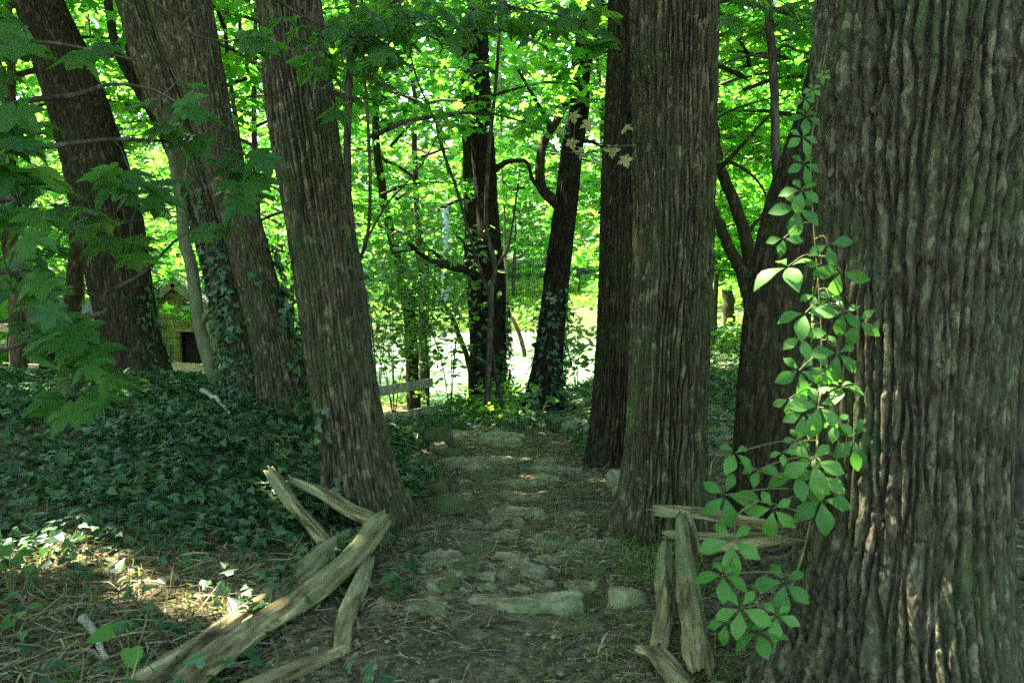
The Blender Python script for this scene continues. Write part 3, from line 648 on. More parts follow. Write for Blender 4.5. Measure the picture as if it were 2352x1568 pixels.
fence('pale board fence with a T-shaped end post at the far left edge',
      [post_at(101,757,16.0,.14), post_at(-60,750,15.6,.14)],
      [(at(118,760,15.85), at(-120,744,15.4), .13), (at(88,846,15.85), at(-120,836,15.4), .13)], M['wood_pale'])
fence('single low pale rail fence across the front of the stone hut',
      [post_at(372,826,17.2,.12), post_at(520,840,17.0,.12)], [(at(340,838,17.1), at(540,851,16.9), .15)], M['wood_pale'])

# ------------------------------------------------------------------ stone hut and low shed
hutD = 21.0
ap = at(405, 638, hutD); hx, hy = ap[0], ap[1]; zA = ap[2]; zG = float(H(hx, hy))-.15
hut = thing('stone_hut', 'small yellow stone hut with steep shingled gable and dark doorway', 'hut', (hx, hy, zG))
HW, HL = .62, 1.9; slope = .80; zE = zA-.10-HW*slope     # eave height of the wall
def loc(x, y, z): return np.array([x, y, z-zG])
wall = MB()
for sx in (-1, 1): wall.box(loc(sx*(HW-.06), HL/2, (zG+zE)/2), (.10, HL-.1, zE-zG))
wall.box(loc(0, HL-.05, (zG+zE)/2), (2*HW-.1, .1, zE-zG))
wp = part('wall', wall.mesh('wall', (0, 0, 0), False), M['mortar'], hut)
dw0, dw1, dtop = .04, .50, at(408, 762, hutD)[2]
# front built of coursed blocks with a doorway left open and a gable above
z = zG; row = 0
while z < zA-.16:
    hgt = random.uniform(.11, .17); x = -HW
    lim = lambda zz: HW if zz < zE else max(0, (zA-.08-zz)/slope)
    xl = lim(z+hgt*.7); x = -xl
    while x < xl-.03:
        wdt = min(random.uniform(.16, .36), xl-x)
        if xl-x-wdt < .08: wdt = xl-x
        segs = [(x, x+wdt)]
        if z < dtop-.02:
            segs = [(max(x, a), min(x+wdt, b)) for a, b in ((-9, dw0), (dw1, 9))]; segs = [s_ for s_ in segs if s_[1]-s_[0] > .03]
        for a, b in segs:
            bm_ = MB(); bm_.box((0, 0, 0), (b-a-.012, .16, hgt-.012))
            o = part('stone', bm_.mesh('stone', (0, 0, 0), False), M['hut_stone'], wp); o.location = loc((a+b)/2, .06+random.uniform(-.012, .012), z+hgt/2)
        x += wdt
    z += hgt; row += 1
mb = MB(); mb.box(loc((dw0+dw1)/2, .03, dtop+.035), (dw1-dw0+.16, .2, .07)); part('lintel', mb.mesh('lintel', (0, 0, 0), False), M['hut_stone'], hut)
door = thing('door', '', ''); del door['label']; del door['category']; door.parent = hut; door.location = (dw0, .34, 0)
for k in range(3):
    mb = MB(); mb.box((.075+k*.153, 0, (dtop-zG)/2), (.145, .03, dtop-zG-.02)); part('plank', mb.mesh('plank', (0, 0, 0), False), M['wood_dark'], door)
roof = thing('roof', '', ''); del roof['label']; del roof['category']; roof.parent = hut
OH = .12; run = HW+OH; ln = math.hypot(run, run*slope)
for sx in (-1, 1):
    dirv = nrm(np.array([sx*1.0, 0, -slope])); nv = nrm(np.array([sx*slope, 0, 1.0])); yv = np.array([0, 1.0, 0])
    mb = MB(); c = np.array([0, HL/2-.08, zA-zG-.05])+dirv*ln/2; mb.box(c, (ln, HL+.3, .04), [dirv, yv, nv]); part('deck', mb.mesh('deck', (0, 0, 0), False), M['wood_dark'], roof)
    mb = MB(); c = np.array([0, -.245, zA-zG-.10])+dirv*ln/2; mb.box(c, (ln+.02, .035, .17), [dirv, yv, nv]); part('bargeboard', mb.mesh('bargeboard', (0, 0, 0), False), M['trim'], roof)
    shm = None
    rows_ = 7
    for rr in range(rows_):
        y0 = -.27
        while y0 < HL+.05:
            wd = random.uniform(.13, .24)
            mb = MB(); mb.box((0, 0, 0), (ln/rows_*1.35, wd-.012, .016), [dirv, yv, nrm(nv+dirv*-.10)])
            o = part('shingle', mb.mesh('shingle', (0, 0, 0), False), M['shingle'], roof)
            o.location = np.array([0, y0+wd/2, zA-zG-.015])+dirv*(ln/rows_*(rr+.55))+nv*.022
            y0 += wd
sh = at(140, 712, 22.5); zs = float(H(sh[0], sh[1]))
shed = thing('low_shed', 'low weathered shed with a grey sloping roof behind the left fence', 'shed', (sh[0], sh[1], zs))
zt = sh[2]-zs
mb = MB(); mb.box((0, .6, zt-.02), (2.6, 1.5, .06), [(1, 0, 0), nrm([0, 1, .32]), nrm([0, -.32, 1])]); part('roof', mb.mesh('roof', (0, 0, 0), False), M['shingle'], shed)
for k in range(13):
    mb = MB(); mb.box((-1.2+k*.2, .1, (zt-.25)/2), (.185, .04, zt-.25)); part('plank', mb.mesh('plank', (0, 0, 0), False), M['wood_dark'], shed)
mb = MB(); mb.box((0, -.14, zt-.26), (2.62, .04, .1)); part('fascia', mb.mesh('fascia', (0, 0, 0), False), M['trim'], shed)

# ------------------------------------------------------------------ understorey maples: layered sprays
def spray_crown(seed, z0, Ht, R, nb, per, size, template, tilt=.42, droop=.25, flat=.09):
    r = np.random.default_rng(seed); wood = MB(); leaves = MB(); Q = []; Nn = []; Tp = []
    for b in range(nb):
        z = z0+(Ht-z0)*((b+r.uniform(0, 1))/nb); a = b*2.4+r.uniform(-.4, .4)
        f = (z-z0)/max(Ht-z0, .1); L = R*(1-.55*f**1.5)*r.uniform(.65, 1.1)*(0.75+.25*min(1, f*5+.3))
        o = np.array([math.cos(a), math.sin(a), 0]); sd = np.array([-o[1], o[0], 0])
        t = np.linspace(0, 1, 7); wob = np.cumsum(r.normal(size=7))*.06*L
        B = np.array([0, 0, z])+o*(L*t)[:, None]+sd*wob[:, None]+np.array([0, 0, 1.0])*((.45*t-droop*1.6*t*t)*L)[:, None]
        wood.tube(B, np.linspace(.010+.010*L, .004, 7), 4, False)
        n = int(per*L/R*r.uniform(.7, 1.3)); tt = r.uniform(.12, 1.05, n)**.8
        lat = r.normal(size=n)*.28*L*(1.15-.75*tt)+0; p = np.stack([np.interp(tt, t, B[:, k]) for k in range(3)], -1)
        p = p+sd*lat[:, None]+np.stack([np.zeros(n), np.zeros(n), r.normal(size=n)*flat-.10*np.abs(lat)], -1)
        Q.append(p); Nn.append(nrm(np.array([0, 0, 1.0])+r.normal(size=(n, 3))*tilt+o*.12)); Tp.append(nrm(o*.8+sd*(np.sign(lat)*.7)[:, None]+np.array([0, 0, -.35])+r.normal(size=(n, 3))*.35))
        for k in range(3):
            u = r.uniform(.3, .85); s_ = r.choice([-1, 1]); p0 = np.array([np.interp(u, t, B[:, c]) for c in range(3)])
            p1 = p0+o*L*.22+sd*s_*L*.3+np.array([0, 0, -.04*L]); wood.tube(np.array([p0, (p0+p1)/2+[0, 0, .03], p1]), [.006, .004, .002], 3, False)
    Q = np.concatenate(Q); Nn = np.concatenate(Nn); Tp = np.concatenate(Tp)
    leaves.scatter(template, Q, Nn, Tp, size*r.uniform(.6, 1.25, len(Q)))
    return wood.mesh('branches'), leaves.mesh('crown', (0, 0, 0), False)
def stem_mesh(seed, Ht, r0):
    r = np.random.default_rng(seed); n = 10; P = np.zeros((n, 3)); P[:, 2] = np.linspace(-.3, Ht, n); P[1:, :2] = np.cumsum(r.normal(size=(n-1, 2))*.07, 0)*np.linspace(0, 1, n-1)[:, None]
    mb = MB(); mb.tube(P, np.linspace(r0, r0*.2, n), 8); return mb.mesh('trunk')
VAR = []
for k, (z0, Ht, R, nb, per, r0) in enumerate([(1.0, 8.0, 2.9, 24, 150, .075), (1.6, 9.0, 3.2, 26, 150, .09), (.6, 6.5, 2.6, 22, 140, .06), (3.0, 8.5, 3.3, 18, 170, .09), (3.2, 9.0, 3.4, 18, 170, .10)]):
    wd, lv = spray_crown(900+k, z0, Ht, R, nb, int(per*.85), .185, MAPLE_MID)
    tk = stem_mesh(950+k, Ht, r0)
    tk.materials.append(M['bark_thin']); wd.materials.append(M['bark_thin']); lv.materials.append(M['leaf_sun']); VAR.append((tk, wd, lv))
def maple(var, x, y, rot, sc, label, group):
    t = thing('maple_tree', label, 'tree', (x, y, float(H(x, y))), group); t.rotation_euler = (0, 0, rot); t.scale = (sc, sc, sc)
    for nm, me in zip(('trunk', 'branches', 'crown'), VAR[var]): part(nm, me, None, t)
    return t
r = np.random.default_rng(21)
LABS = {'l': ('slender maple in the leafy woods behind the hut on the left', 'maples behind the hut'),
        'c': ('slender sunlit maple on the bank around the pond', 'maples around the pond'),
        'r': ('slender sunlit maple in the woods beyond the right trunks', 'maples beyond the right trunks')}
placed = []
def ok(x, y, md):
    e = math.hypot((x+.3)/5.6, (y-29.5)/11.0)
    if e < 1.04: return False
    if math.hypot(x-hx, y-hy-1) < 2.2: return False
    return all(math.hypot(x-a, y-b) > md for a, b in placed)
cnt = 0; tries = 0
while cnt < 50 and tries < 6000:
    tries += 1
    y = 13.5+34*r.uniform(0, 1)**1.1; x = r.uniform(-.62, .62)*y
    px = 1176+x/y*FPX
    if not ok(x, y, 2.6): continue
    if y < 20 and 840 < px < 1420: continue                  # the view to the pond stays open
    if y < hy+1.5 and 300 < px < 560: continue              # and the view to the hut
    if y < 15.5 and 1620 < px < 1760: continue
    placed.append((x, y)); cnt += 1
    zone = 'l' if px < 760 else ('r' if px > 1400 else 'c')
    var = int(r.integers(0, 3)) if (y > 26 or zone != 'c') else int(r.integers(3, 5))
    if y < 18: var = int(r.integers(3, 5))
    maple(var, x, y, r.uniform(0, 6.28), r.uniform(.85, 1.2), *LABS[zone])
# high-branched ones standing beside the path's end so that their sprays hang into view
for x, y, v, sc in [(2.9, 15.8, 4, 1.0), (-1.7, 19.0, 3, 1.05), (4.6, 14.0, 3, .9), (1.9, 20.2, 4, 1.0), (3.0, 19.4, 2, .95), (4.2, 22.5, 0, 1.0), (6.0, 19.0, 2, 1.0)]:
    maple(v, x, y, r.uniform(0, 6.28), sc, LABS['c'][0], LABS['c'][1])

ORD = ['nearest', 'second-nearest', 'third-nearest', 'fourth-nearest', 'fifth-nearest', 'sixth-nearest', 'seventh-nearest', 'eighth-nearest', 'ninth-nearest', 'tenth-nearest', 'eleventh-nearest', 'twelfth-nearest', 'thirteenth-nearest', 'fourteenth-nearest', 'fifteenth-nearest', 'sixteenth-nearest']
GAPS = [(-9e9, 60, 'left of the left leaning trunk'), (60, 300, 'behind the left leaning trunk'), (300, 480, 'around the stone hut'), (480, 700, 'behind the twin trunk'), (700, 865, 'behind the ridged leaning trunk'), (865, 1060, 'above the grey pond fence'),
        (1060, 1200, 'behind the straight two-toned trunk'), (1200, 1370, 'behind the dark ivy-footed tree'), (1370, 1620, 'behind the paired right trunks'), (1620, 1760, 'in the gap right of the paired trunks'), (1760, 2000, 'behind the right-leaning trunk'), (2000, 9e9, 'behind the massive creeper trunk')]
mps = [o for o in COL.objects if o.name.startswith('maple_tree') and o.parent is None]
for lo, hi, ph in GAPS:
    g_ = sorted([o for o in mps if lo <= 1176+o.location.x/o.location.y*FPX < hi], key=lambda o: o.location.y)
    for k_, o in enumerate(g_): o['label'] = f'{ORD[k_]} slender leafy maple {ph}'

# far woods: one mass of foliage all round, thinned behind the viewer for sky light
def far_woods():
    r = np.random.default_rng(5); mb = MB()
    def ring(n, a0, a1, size, r0, r1, zt):
        a = r.uniform(a0, a1, n); rr = r.uniform(r0, r1, n); x = np.sin(a)*rr; y = 8+np.cos(a)*rr
        top = zt*(.75+.35*fbm(a*7, rr*.02, 1.0, 3)); z = H(x, y)+top*r.uniform(0, 1, n)**.9
        # clumps
        z += .5*vnoise(x*.5, y*.5, z*.5); Q = np.stack([x, y, z], -1)
        mb.scatter(QUAD, Q, rnd_tilt(n, .55, r), nrm(r.normal(size=(n, 3))+np.array([0, 0, -.5])), size*r.uniform(.7, 1.4, n))
    ring(78000, -.62, .62, .42, 46, 62, 31)
    ring(8000, .62, 2*np.pi-.62, 1.2, 38, 54, 18)
    ring(8000, .66, 1.9, 1.1, 15, 26, 15); ring(8000, -1.9, -.66, 1.1, 17, 28, 15)  # mostly unseen side foliage, added to block light from left and right
    o = part('far_woods', mb.mesh('far_woods', (0, 0, 0), False), M['leaf_far']); tag(o, 'far-off wood of bright leaves closing the view all round, with side foliage added to block light', kind='stuff')
far_woods()

# ------------------------------------------------------------------ traced saplings and thin trees
def sapling(label, stems, mat, crown=None, base_on_ground=True, name='sapling_tree'):
    """stems: list of (points (px,py,d), r0 bottom, r1 top); points run from the ground up"""
    b = at(*stems[0][0][0]); b = np.array([b[0], b[1], float(H(b[0], b[1]))])
    t = thing(name, label, 'tree', b)
    for k, (pts, r0, r1) in enumerate(stems):
        mb = MB(); P = smooth_line([at(*p) for p in pts], 26)
        if k == 0: P = np.vstack([b-[0, 0, .15], P])
        P[1:-1] += .07*r0*np.random.default_rng(k+int(abs(b[0])*100)).normal(size=(len(P)-2, 3))
        mb.tube(P, np.linspace(r0, r1, len(P)), 10); part('trunk' if k == 0 else 'branch', mb.mesh('trunk', b), mat, t)
    if crown:
        z0, Ht, R, nb, per, size, seed, off = crown
        wd, lv = spray_crown(seed, z0, Ht, R, nb, per, size, MAPLE_MID)
        for nm, me, mm in (('branches', wd, mat), ('crown', lv, M['leaf_sun'])):
            o = part(nm, me, mm, t); o.location = off
    return t
def up_off(p, b): return tuple(np.asarray(p)-np.asarray(b))
g = gp(500, 905); dS = depth_of(g)
sapling('pale crooked sapling rising in front of the stone hut', [([(504,905,dS),(472,805,dS),(455,733,dS),(442,625,dS),(424,560,dS),(414,468,dS),(396,360,dS),(378,270,dS),(352,150,dS),(330,-40,dS)], .06, .042),
    ([(462,745,dS),(478,718,dS-.1),(494,702,dS-.2),(502,690,dS-.2)], .03, .022), ([(402,462,dS),(350,430,dS-.2),(282,415,dS-.5)], .035, .016)], M['bark_pale'], (3.2, 6, 1.8, 8, 70, .14, 31, (-.6, 0, .5)))
sapling('thin grey sapling standing just right of the leaning ridged trunk', [([(860,960,9.6),(838,720,9.3),(822,610,9.2),(806,520,9.2),(798,400,9.2),(800,250,9.2),(806,120,9.2),(812,-60,9.2)], .042, .032),
    ([(820,600,9.2),(828,640,9.1),(826,600,9.0),(846,530,8.9),(850,400,8.9),(843,250,8.9),(836,150,8.9),(830,-20,9)], .02, .012), ([(845,545,8.9),(888,470,8.8),(960,390,8.7),(1016,292,8.7)], .012, .005)], M['bark_thin'], (2.4, 6, 1.9, 10, 80, .14, 33, (0, 0, .3)))
g = gp(1114, 966); dC = depth_of(g)
sapling('forked grey sapling with crossing stems at the end of the path', [([(1114,966,dC),(1122,860,dC),(1127,760,dC),(1128,672,dC),(1138,614,dC),(1126,560,dC),(1116,508,dC),(1123,339,dC),(1134,239,dC),(1145,102,dC),(1144,-40,dC)], .045, .02),
    ([(1158,945,dC+.1),(1142,880,dC+.1),(1128,800,dC+.05)], .028, .03), ([(1138,616,dC),(1152,594,dC-.1),(1170,560,dC-.2),(1190,420,dC-.3)], .025, .012),
    ([(1128,690,dC),(1110,640,dC),(1090,580,dC),(1048,432,dC),(1012,332,dC),(997,270,dC),(955,175,dC),(930,60,dC)], .026, .01), ([(1030,400,dC),(1016,330,dC+.2),(985,250,dC+.3),(900,120,dC+.4)], .016, .006)], M['bark_thin'], (3.6, 6, 1.6, 7, 50, .14, 35, (0, 0, .4)))
g = gp(1215, 905); dA = depth_of(g)
sapling('bare arching stem bowed beside the straight two-toned trunk', [([(1214,900,dA),(1208,850,dA),(1199,787,dA),(1177,733,dA),(1136,683,dA),(1120,640,dA+.1)], .085, .05)], M['bark_thin'])
g = gp(1172, 900); dB = depth_of(g)
sapling('thin upright sapling between the straight and the leaning trunk', [([(1174,895,dB),(1166,780,dB),(1162,640,dB),(1158,480,dB),(1152,340,dB),(1150,60,dB)], .05, .03)], M['bark_thin'])
g = gp(952, 940); dP = depth_of(g)
sapling('leaning dark tree standing at the water behind the grey fence', [([(952,940,dP),(948,860,dP),(945,790,dP),(938,720,dP),(925,655,dP),(908,580,dP),(890,500,dP),(870,380,dP),(860,200,dP)], .12, .06)], M['bark_dark'], (3.0, 8, 2.6, 14, 130, .15, 39, (-.5, 0, .3)), name='pondside_tree')
sapling('thin dark tree bent left before the pond, next to the straight trunk', [([(1092,900,dP+1),(1082,860,dP+1),(1066,800,dP+1),(1040,735,dP+1),(1010,680,dP+1),(960,560,dP+1)], .06, .025)], M['bark_thin'])
sapling('dark second trunk close behind the straight two-toned trunk', [([(1094,890,d9+1.5),(1092,700,d9+1.5),(1082,500,d9+1.5),(1074,300,d9+1.5),(1066,0,d9+1.5)], .14, .10)], M['bark_black'])
# right-hand group
g = gp(1675, 752); dR = depth_of(g)
sapling('curved dark trunk at the edge of the sunlit clearing between right trunks', [([(1676,752,dR),(1674,700,dR),(1666,655,dR),(1650,615,dR),(1632,585,dR),(1600,500,dR)], .17, .12)], M['bark_dark'])
g = gp(1638, 800); dQ = depth_of(g)
sapling('thin pale stem left of the curved trunk in the clearing', [([(1638,800,dQ),(1632,700,dQ),(1629,590,dQ),(1622,400,dQ)], .07, .05)], M['bark_pale'])
sapling('forked dark tree spreading left behind the right-leaning trunk', [([(1722,800,11.5),(1722,680,11.5),(1716,560,11.5),(1688,470,11.5),(1660,400,11.5),(1645,340,11.5),(1630,200,11.5)], .085, .055),
    ([(1722,690,11.5),(1700,620,11.4),(1675,570,11.3),(1655,520,11.2),(1636,480,11.2),(1600,380,11)], .075, .05), ([(1712,545,11.5),(1732,515,11.6),(1755,490,11.7),(1790,420,12)], .03, .015),
    ([(1640,400,11.2),(1690,350,11),(1735,300,11),(1790,240,11)], .03, .012), ([(1670,368,11),(1715,392,11),(1750,430,11),(1765,470,11)], .02, .01), ([(1600,300,11),(1690,250,11),(1800,218,11)], .016, .008)], M['bark_dark'], (3.0, 6, 2.4, 12, 110, .15, 41, (0, .5, .3)))
sapling('tall thin stem rising behind the right-leaning trunk', [([(1795,900,10),(1786,500,10),(1782,360,10),(1777,180,10),(1762,0,10),(1758,-60,10)], .05, .04), ([(1778,130,10),(1800,105,10),(1830,115,10),(1860,125,10)], .02, .01), ([(1780,135,10),(1720,128,10),(1650,150,10)], .018, .008)], M['bark_thin'], (3.2, 6.5, 2.0, 10, 100, .14, 43, (0, 0, .3)))
# left background
sapling('dark trunk in the shade behind the left leaning tree', [([(160,800,14),(164,733,14),(172,660,14),(176,546,14),(182,400,14),(190,200,14)], .13, .10)], M['bark_dark'], (3.5, 8, 2.8, 14, 120, .15, 45, (0, 0, .2)))
sapling('ivy-dark trunk at the far left behind the pale fence', [([(42,840,14.5),(40,733,14.5),(22,535,14.5),(10,300,14.5)], .12, .10)], M['bark_dark'], (3.5, 8, 2.8, 14, 120, .15, 47, (0, 0, .2)))
sapling('bent dark sapling between the left leaning tree and the twin stems', [([(540,900,11),(470,600,11),(400,370,11),(345,252,11),(313,200,11),(266,108,11),(248,0,11),(246,-60,11)], .06, .045), ([(345,255,11),(300,150,11),(285,60,11),(262,-20,11)], .03, .02)], M['bark_dark'], (3.2, 7, 2.2, 12, 110, .15, 49, (0, 0, .2)))
sapling('thin straight stem seen between the twin trunk and the ridged trunk', [([(640,900,12),(575,500,12),(524,145,12),(515,-20,12)], .035, .02)], M['bark_thin'], (3.2, 7, 2.2, 12, 110, .15, 51, (0, 0, .2)))
sapling('pale sunlit trunk far beyond the pond', [([(1022,760,44),(1022,640,44),(1023,560,44),(1024,420,44)], .17, .14)], M['bark_white'], name='pale_tree')

# shrubs before the pond
def shrub(label, px, py, ht, R, n, seed, size=.085):
    r = np.random.default_rng(seed); b = gp(px, py); t = thing('shrub', label, 'shrub', b, 'shrubs by the pond')
    mb = MB(); lv = MB(); Q = []
    for k in range(5):
        a = r.uniform(0, 6.28); L = R*r.uniform(.4, 1); hh = ht*r.uniform(.7, 1.05)
        P = smooth_line([(0, 0, -.1), (math.cos(a)*L*.25, math.sin(a)*L*.25, hh*.45), (math.cos(a)*L, math.sin(a)*L, hh)], 10); mb.tube(P, np.linspace(.010, .003, 10), 5)
        m = n//5; u = r.uniform(.25, 1.05, m); p = np.stack([np.interp(u, np.linspace(0, 1, 10), P[:, c]) for c in range(3)], -1)
        sp = r.normal(size=(m, 3))*np.array([.24, .24, .10])*R; Q.append(p+sp)
    Q = np.concatenate(Q); Q = Q[Q[:, 2] > .45*ht*r.uniform(.3, 1.2, len(Q))]; m = len(Q)
    lv.scatter(OVAL, Q, rnd_tilt(m, .5, r), nrm(r.normal(size=(m, 3))+np.array([0, 0, -.3])), size*r.uniform(.7, 1.4, m)*1.5)
    part('stems', mb.mesh('stems'), M['bark_thin'], t); part('leaves', lv.mesh('leaves', (0, 0, 0), False), M['leaf_shrub'], t)
shrub('leafy shrub with fine stems just left of the fence post', 905, 950, 2.6, .95, 620, 1)
shrub('tall airy shrub right of the fence post before the pond', 985, 945, 3.2, 1.0, 900, 2)
shrub('shrub with several dark stems between fence and forked sapling', 1035, 940, 2.8, .9, 560, 3)
shrub('bushy shrub close behind the ridged left trunk by the fence', 868, 948, 3.0, 1.0, 700, 4)
shrub('small shrub rising above the fence rail over the water', 945, 935, 2.2, .8, 480, 5)
shrub('low shrub on the bank between the straight and leaning trunks', 1195, 905, 1.2, .8, 420, 6)

shrub('leafy shrub on the slope just right of the dark leaning tree', 1325, 900, 1.5, .9, 620, 7)
shrub('small shrub at the foot of the straight two-toned trunk', 1085, 915, .8, .6, 260, 8)

# ------------------------------------------------------------------ ground cover (nobody could count it)
def gnormal(x, y):
    e = .08; return nrm(np.stack([-(H(x+e, y)-H(x-e, y))/(2*e), -(H(x, y+e)-H(x, y-e))/(2*e), np.ones_like(x)], -1))
def rej(n, x0, x1, y0, y1, dens, r):
    x = r.uniform(x0, x1, n); y = r.uniform(y0, y1, n); k = r.uniform(0, 1, n) < dens(x, y); return x[k], y[k]
def patchy(x, y, s=1.1, seed=0.): return sm(-.35, .35, fbm(x*s+seed, y*s, 4.4, 3))
def in_frame(x, y, pad=.1):
    y_ = np.maximum(y, .3); return np.abs(x/y_) < .514+pad
def cover(name, label, areas, template, mat, size, lift, tilt, seed, tipdown=-.1, face=0.0):
    r = np.random.default_rng(seed); mb = MB()
    for n, x0, x1, y0, y1, dens, sc in areas:
        x, y = rej(n, x0, x1, y0, y1, dens, r); m = len(x)
        if not m: continue
        N = gnormal(x, y); z = H(x, y)+lift[0]+(lift[1]-lift[0])*r.uniform(0, 1, m)**1.5*(.5+.5*patchy(x, y, 2.0, 3.))
        Nn = nrm(N+r.normal(size=(m, 3))*tilt+np.array([0, -face, 0])); Tp = nrm(r.normal(size=(m, 3))*np.array([1, 1, .3])+np.array([0, -.5, tipdown]))
        mb.scatter(template, np.stack([x, y, z], -1), Nn, Tp, size*sc*r.uniform(.55, 1.3, m))
    o = part(name, mb.mesh(name, (0, 0, 0), False), mat); tag(o, label, kind='stuff'); return o
notpath = lambda x, y: (np.abs(x+.08+.02*(y-4)) > .62)*1.0
strawzone = lambda x, y: sm(5.35, 4.75, y-.15*(x+1.5))        # worn strip at the lower left
IVYL = lambda x, y: sm(-.80, -1.05, x)*(1-.86*strawzone(x, y))*(.42+.58*patchy(x, y, 1.5))*in_frame(x, y)
IVYC = lambda x, y: sm(10.6, 11.5, y+.25*np.abs(x+.2))*(.3+.7*patchy(x, y, .9, 7))*in_frame(x, y)*(np.hypot((x+.3)/5.6, (y-29.5)/11) > .98)
IVYR = lambda x, y: sm(1.15, 1.7, x-.03*(y-8))*sm(6.8, 8.0, y)*(.6+.4*patchy(x, y, .8, 11))*in_frame(x, y)
IVYP = lambda x, y: sm(-.55, -.75, x)*sm(5.8, 6.6, y)*sm(8.6, 7.8, y)*sm(-1.3, -1.0, x)*in_frame(x, y)
IVYN = lambda x, y: sm(-.42, -.62, x)*sm(-1.2, -1.0, x)*sm(5.6, 4.6, y)*sm(-.1, .4, fbm(x*2.6, y*2.6, 2.2, 2))
RP = lambda x, y: sm(.55, .75, x)*sm(8.6, 9.4, y)*sm(2.2, 1.2, x)*in_frame(x, y)
cover('ground_ivy', 'dark glossy ivy carpeting the bank and the ground among the trunks',
      [(50000, -6.2, -.8, 3.2, 12.5, IVYL, 1.05), (15000, -4.5, 2.6, 10.6, 18, lambda x, y: IVYC(x, y)*(1-.93*(x < -1.0)*(y > 10.9)), 1.25), (17000, 1.0, 9, 6.8, 16, IVYR, 1.25), (20000, 1.5, 15, 16, 26, IVYR, 1.7),
       (3500, -1.4, -.5, 5.8, 10.5, IVYP, 1.0), (6500, -1.6, -.42, 2.8, 5.6, IVYN, .85), (2600, .5, 2.2, 8.6, 11, RP, 1.0), (6000, -14, -5, 12.5, 20, lambda x, y: .8+0*x, 1.7)], IVY, M['leaf_ivy'], .068, (.015, .17), .42, 31)
cover('low_undergrowth', 'bright yellow-green low leaves sprouting around the saplings by the pond',
      [(5200, -2.6, .2, 12.4, 18.2, lambda x, y: patchy(x, y, .9, 5)*in_frame(x, y)*(1-(x < -1.15)*(y < 15.2)), 1.2), (5200, 2.5, 14, 17, 29, lambda x, y: patchy(x, y, .6, 9), 2.0), (2500, -9, -4.5, 13, 20, lambda x, y: patchy(x, y, .8, 15), 1.5), (15000, -8, 22, 39.5, 54, lambda x, y: .9+0*x, 3.6)],
      OVAL, M['leaf_bright'], .085, (.03, .42), .5, 33)
def blades(name, label, areas, mat, seed, L=(.08, .22), w=.0027, lay=.88):
    r = np.random.default_rng(seed); mb = MB()
    for n, x0, x1, y0, y1, dens, sc in areas:
        x, y = rej(n, x0, x1, y0, y1, dens, r); m = len(x)
        if not m: continue
        z = H(x, y)+.008+.03*r.uniform(0, 1, m)**3; a = r.uniform(0, 6.28, m); l = r.uniform(*L, m)*sc
        el = np.where(r.uniform(0, 1, m) < lay, r.normal(size=m)*.10+.04, r.uniform(.5, 1.35, m))
        D = np.stack([np.cos(a)*np.cos(el), np.sin(a)*np.cos(el), np.sin(el)], -1); S = np.stack([-np.sin(a), np.cos(a), np.zeros(m)], -1)
        bend = np.stack([np.zeros(m), np.zeros(m), -np.abs(r.normal(size=m))*.12*l], -1)+S*(r.normal(size=m)*.12*l)[:, None]
        P0 = np.stack([x, y, z], -1); P1 = P0+D*(l*.55)[:, None]; P2 = P0+D*l[:, None]+bend; P2[:, 2] = np.maximum(P2[:, 2], H(P2[:, 0], P2[:, 1])+.006)
        ww = w*sc*r.uniform(.6, 1.6, m)[:, None]
        Sf = S*.8+np.array([0, 0, .6])
        V = np.stack([P0-Sf*ww, P0+Sf*ww, P1+Sf*ww, P2, P1-Sf*ww], 1)
        mb.add(V.reshape(-1, 3), np.arange(m*5), np.full(m, 5))
    o = part(name, mb.mesh(name, (0, 0, 0), False), mat); tag(o, label, kind='stuff'); return o
SZ = lambda x, y: (.16+.84*strawzone(x, y))*sm(-.9, -1.2, x)*(.3+.7*patchy(x, y, 2.2, 21))
PZN = lambda x, y: (.25+.75*patchy(x, y, 1.8, 41))*in_frame(x, y)
blades('straw', 'dry straw and dead stalks strewn over the path and the left foreground',
       [(17000, -3.6, -.8, 2.6, 7.6, SZ, 1.0), (11000, -1.0, 1.2, 2.6, 6.2, PZN, .6), (3600, -.8, 1.0, 6.2, 11, PZN, .75), (2600, 1.2, 4.5, 2.6, 8, lambda x, y: patchy(x, y, 1.5, 3)*.8, 1.0)], M['straw'], 51)
blades('grass', 'thin grass blades along the path edges and straw patches',
       [(1500, -3.4, -.8, 2.8, 6.5, SZ, .8), (1500, .1, 1.1, 2.8, 6.2, lambda x, y: patchy(x, y, 2.4, 61), .5), (700, .55, 1.0, 4.7, 5.7, lambda x, y: .8+0*x, .55), (1000, -1, 1, 2.6, 4.6, lambda x, y: patchy(x, y, 2.4, 71), .4), (9000, -6, 16, 40, 48, lambda x, y: 1+0*x, 3.0), (2500, 1.0, 4.5, 16, 24, lambda x, y: patchy(x, y, .8, 3), 1.5)], M['grass'], 53, (.06, .2), .0035, .15)
cover('leaf_litter', 'brown fallen leaves and crumbs of bark on the path and between the trunks',
      [(22000, -1.1, 1.3, 2.6, 11.5, lambda x, y: .35+.65*patchy(x, y, 1.9, 81), .38), (6000, -4, -.9, 2.6, 7, lambda x, y: .8*strawzone(x, y)+.1, .8), (7000, 1.0, 6, 2.6, 12, lambda x, y: .8+0*x, .9)],
      STAR, M['leaf_dead'], .055, (.004, .022), .35, 55)
PEB = ico(1)
PEB = (PEB[0]*np.array([.6, .5, .3])+np.array([0, .0, .08]), np.array([i_ for f_ in PEB[1] for i_ in f_]), np.full(len(PEB[1]), 3))
cover('pebbles', 'small stones and crumbs pressed into the path', [(1300, -.8, .8, 2.7, 11.3, lambda x, y: .25+.75*patchy(x, y, 2.0, 33), 1.0), (500, .7, 1.3, 3, 7, lambda x, y: .5+0*x, .8)], PEB, M['stone'], .032, (-.004, .006), .2, 57)
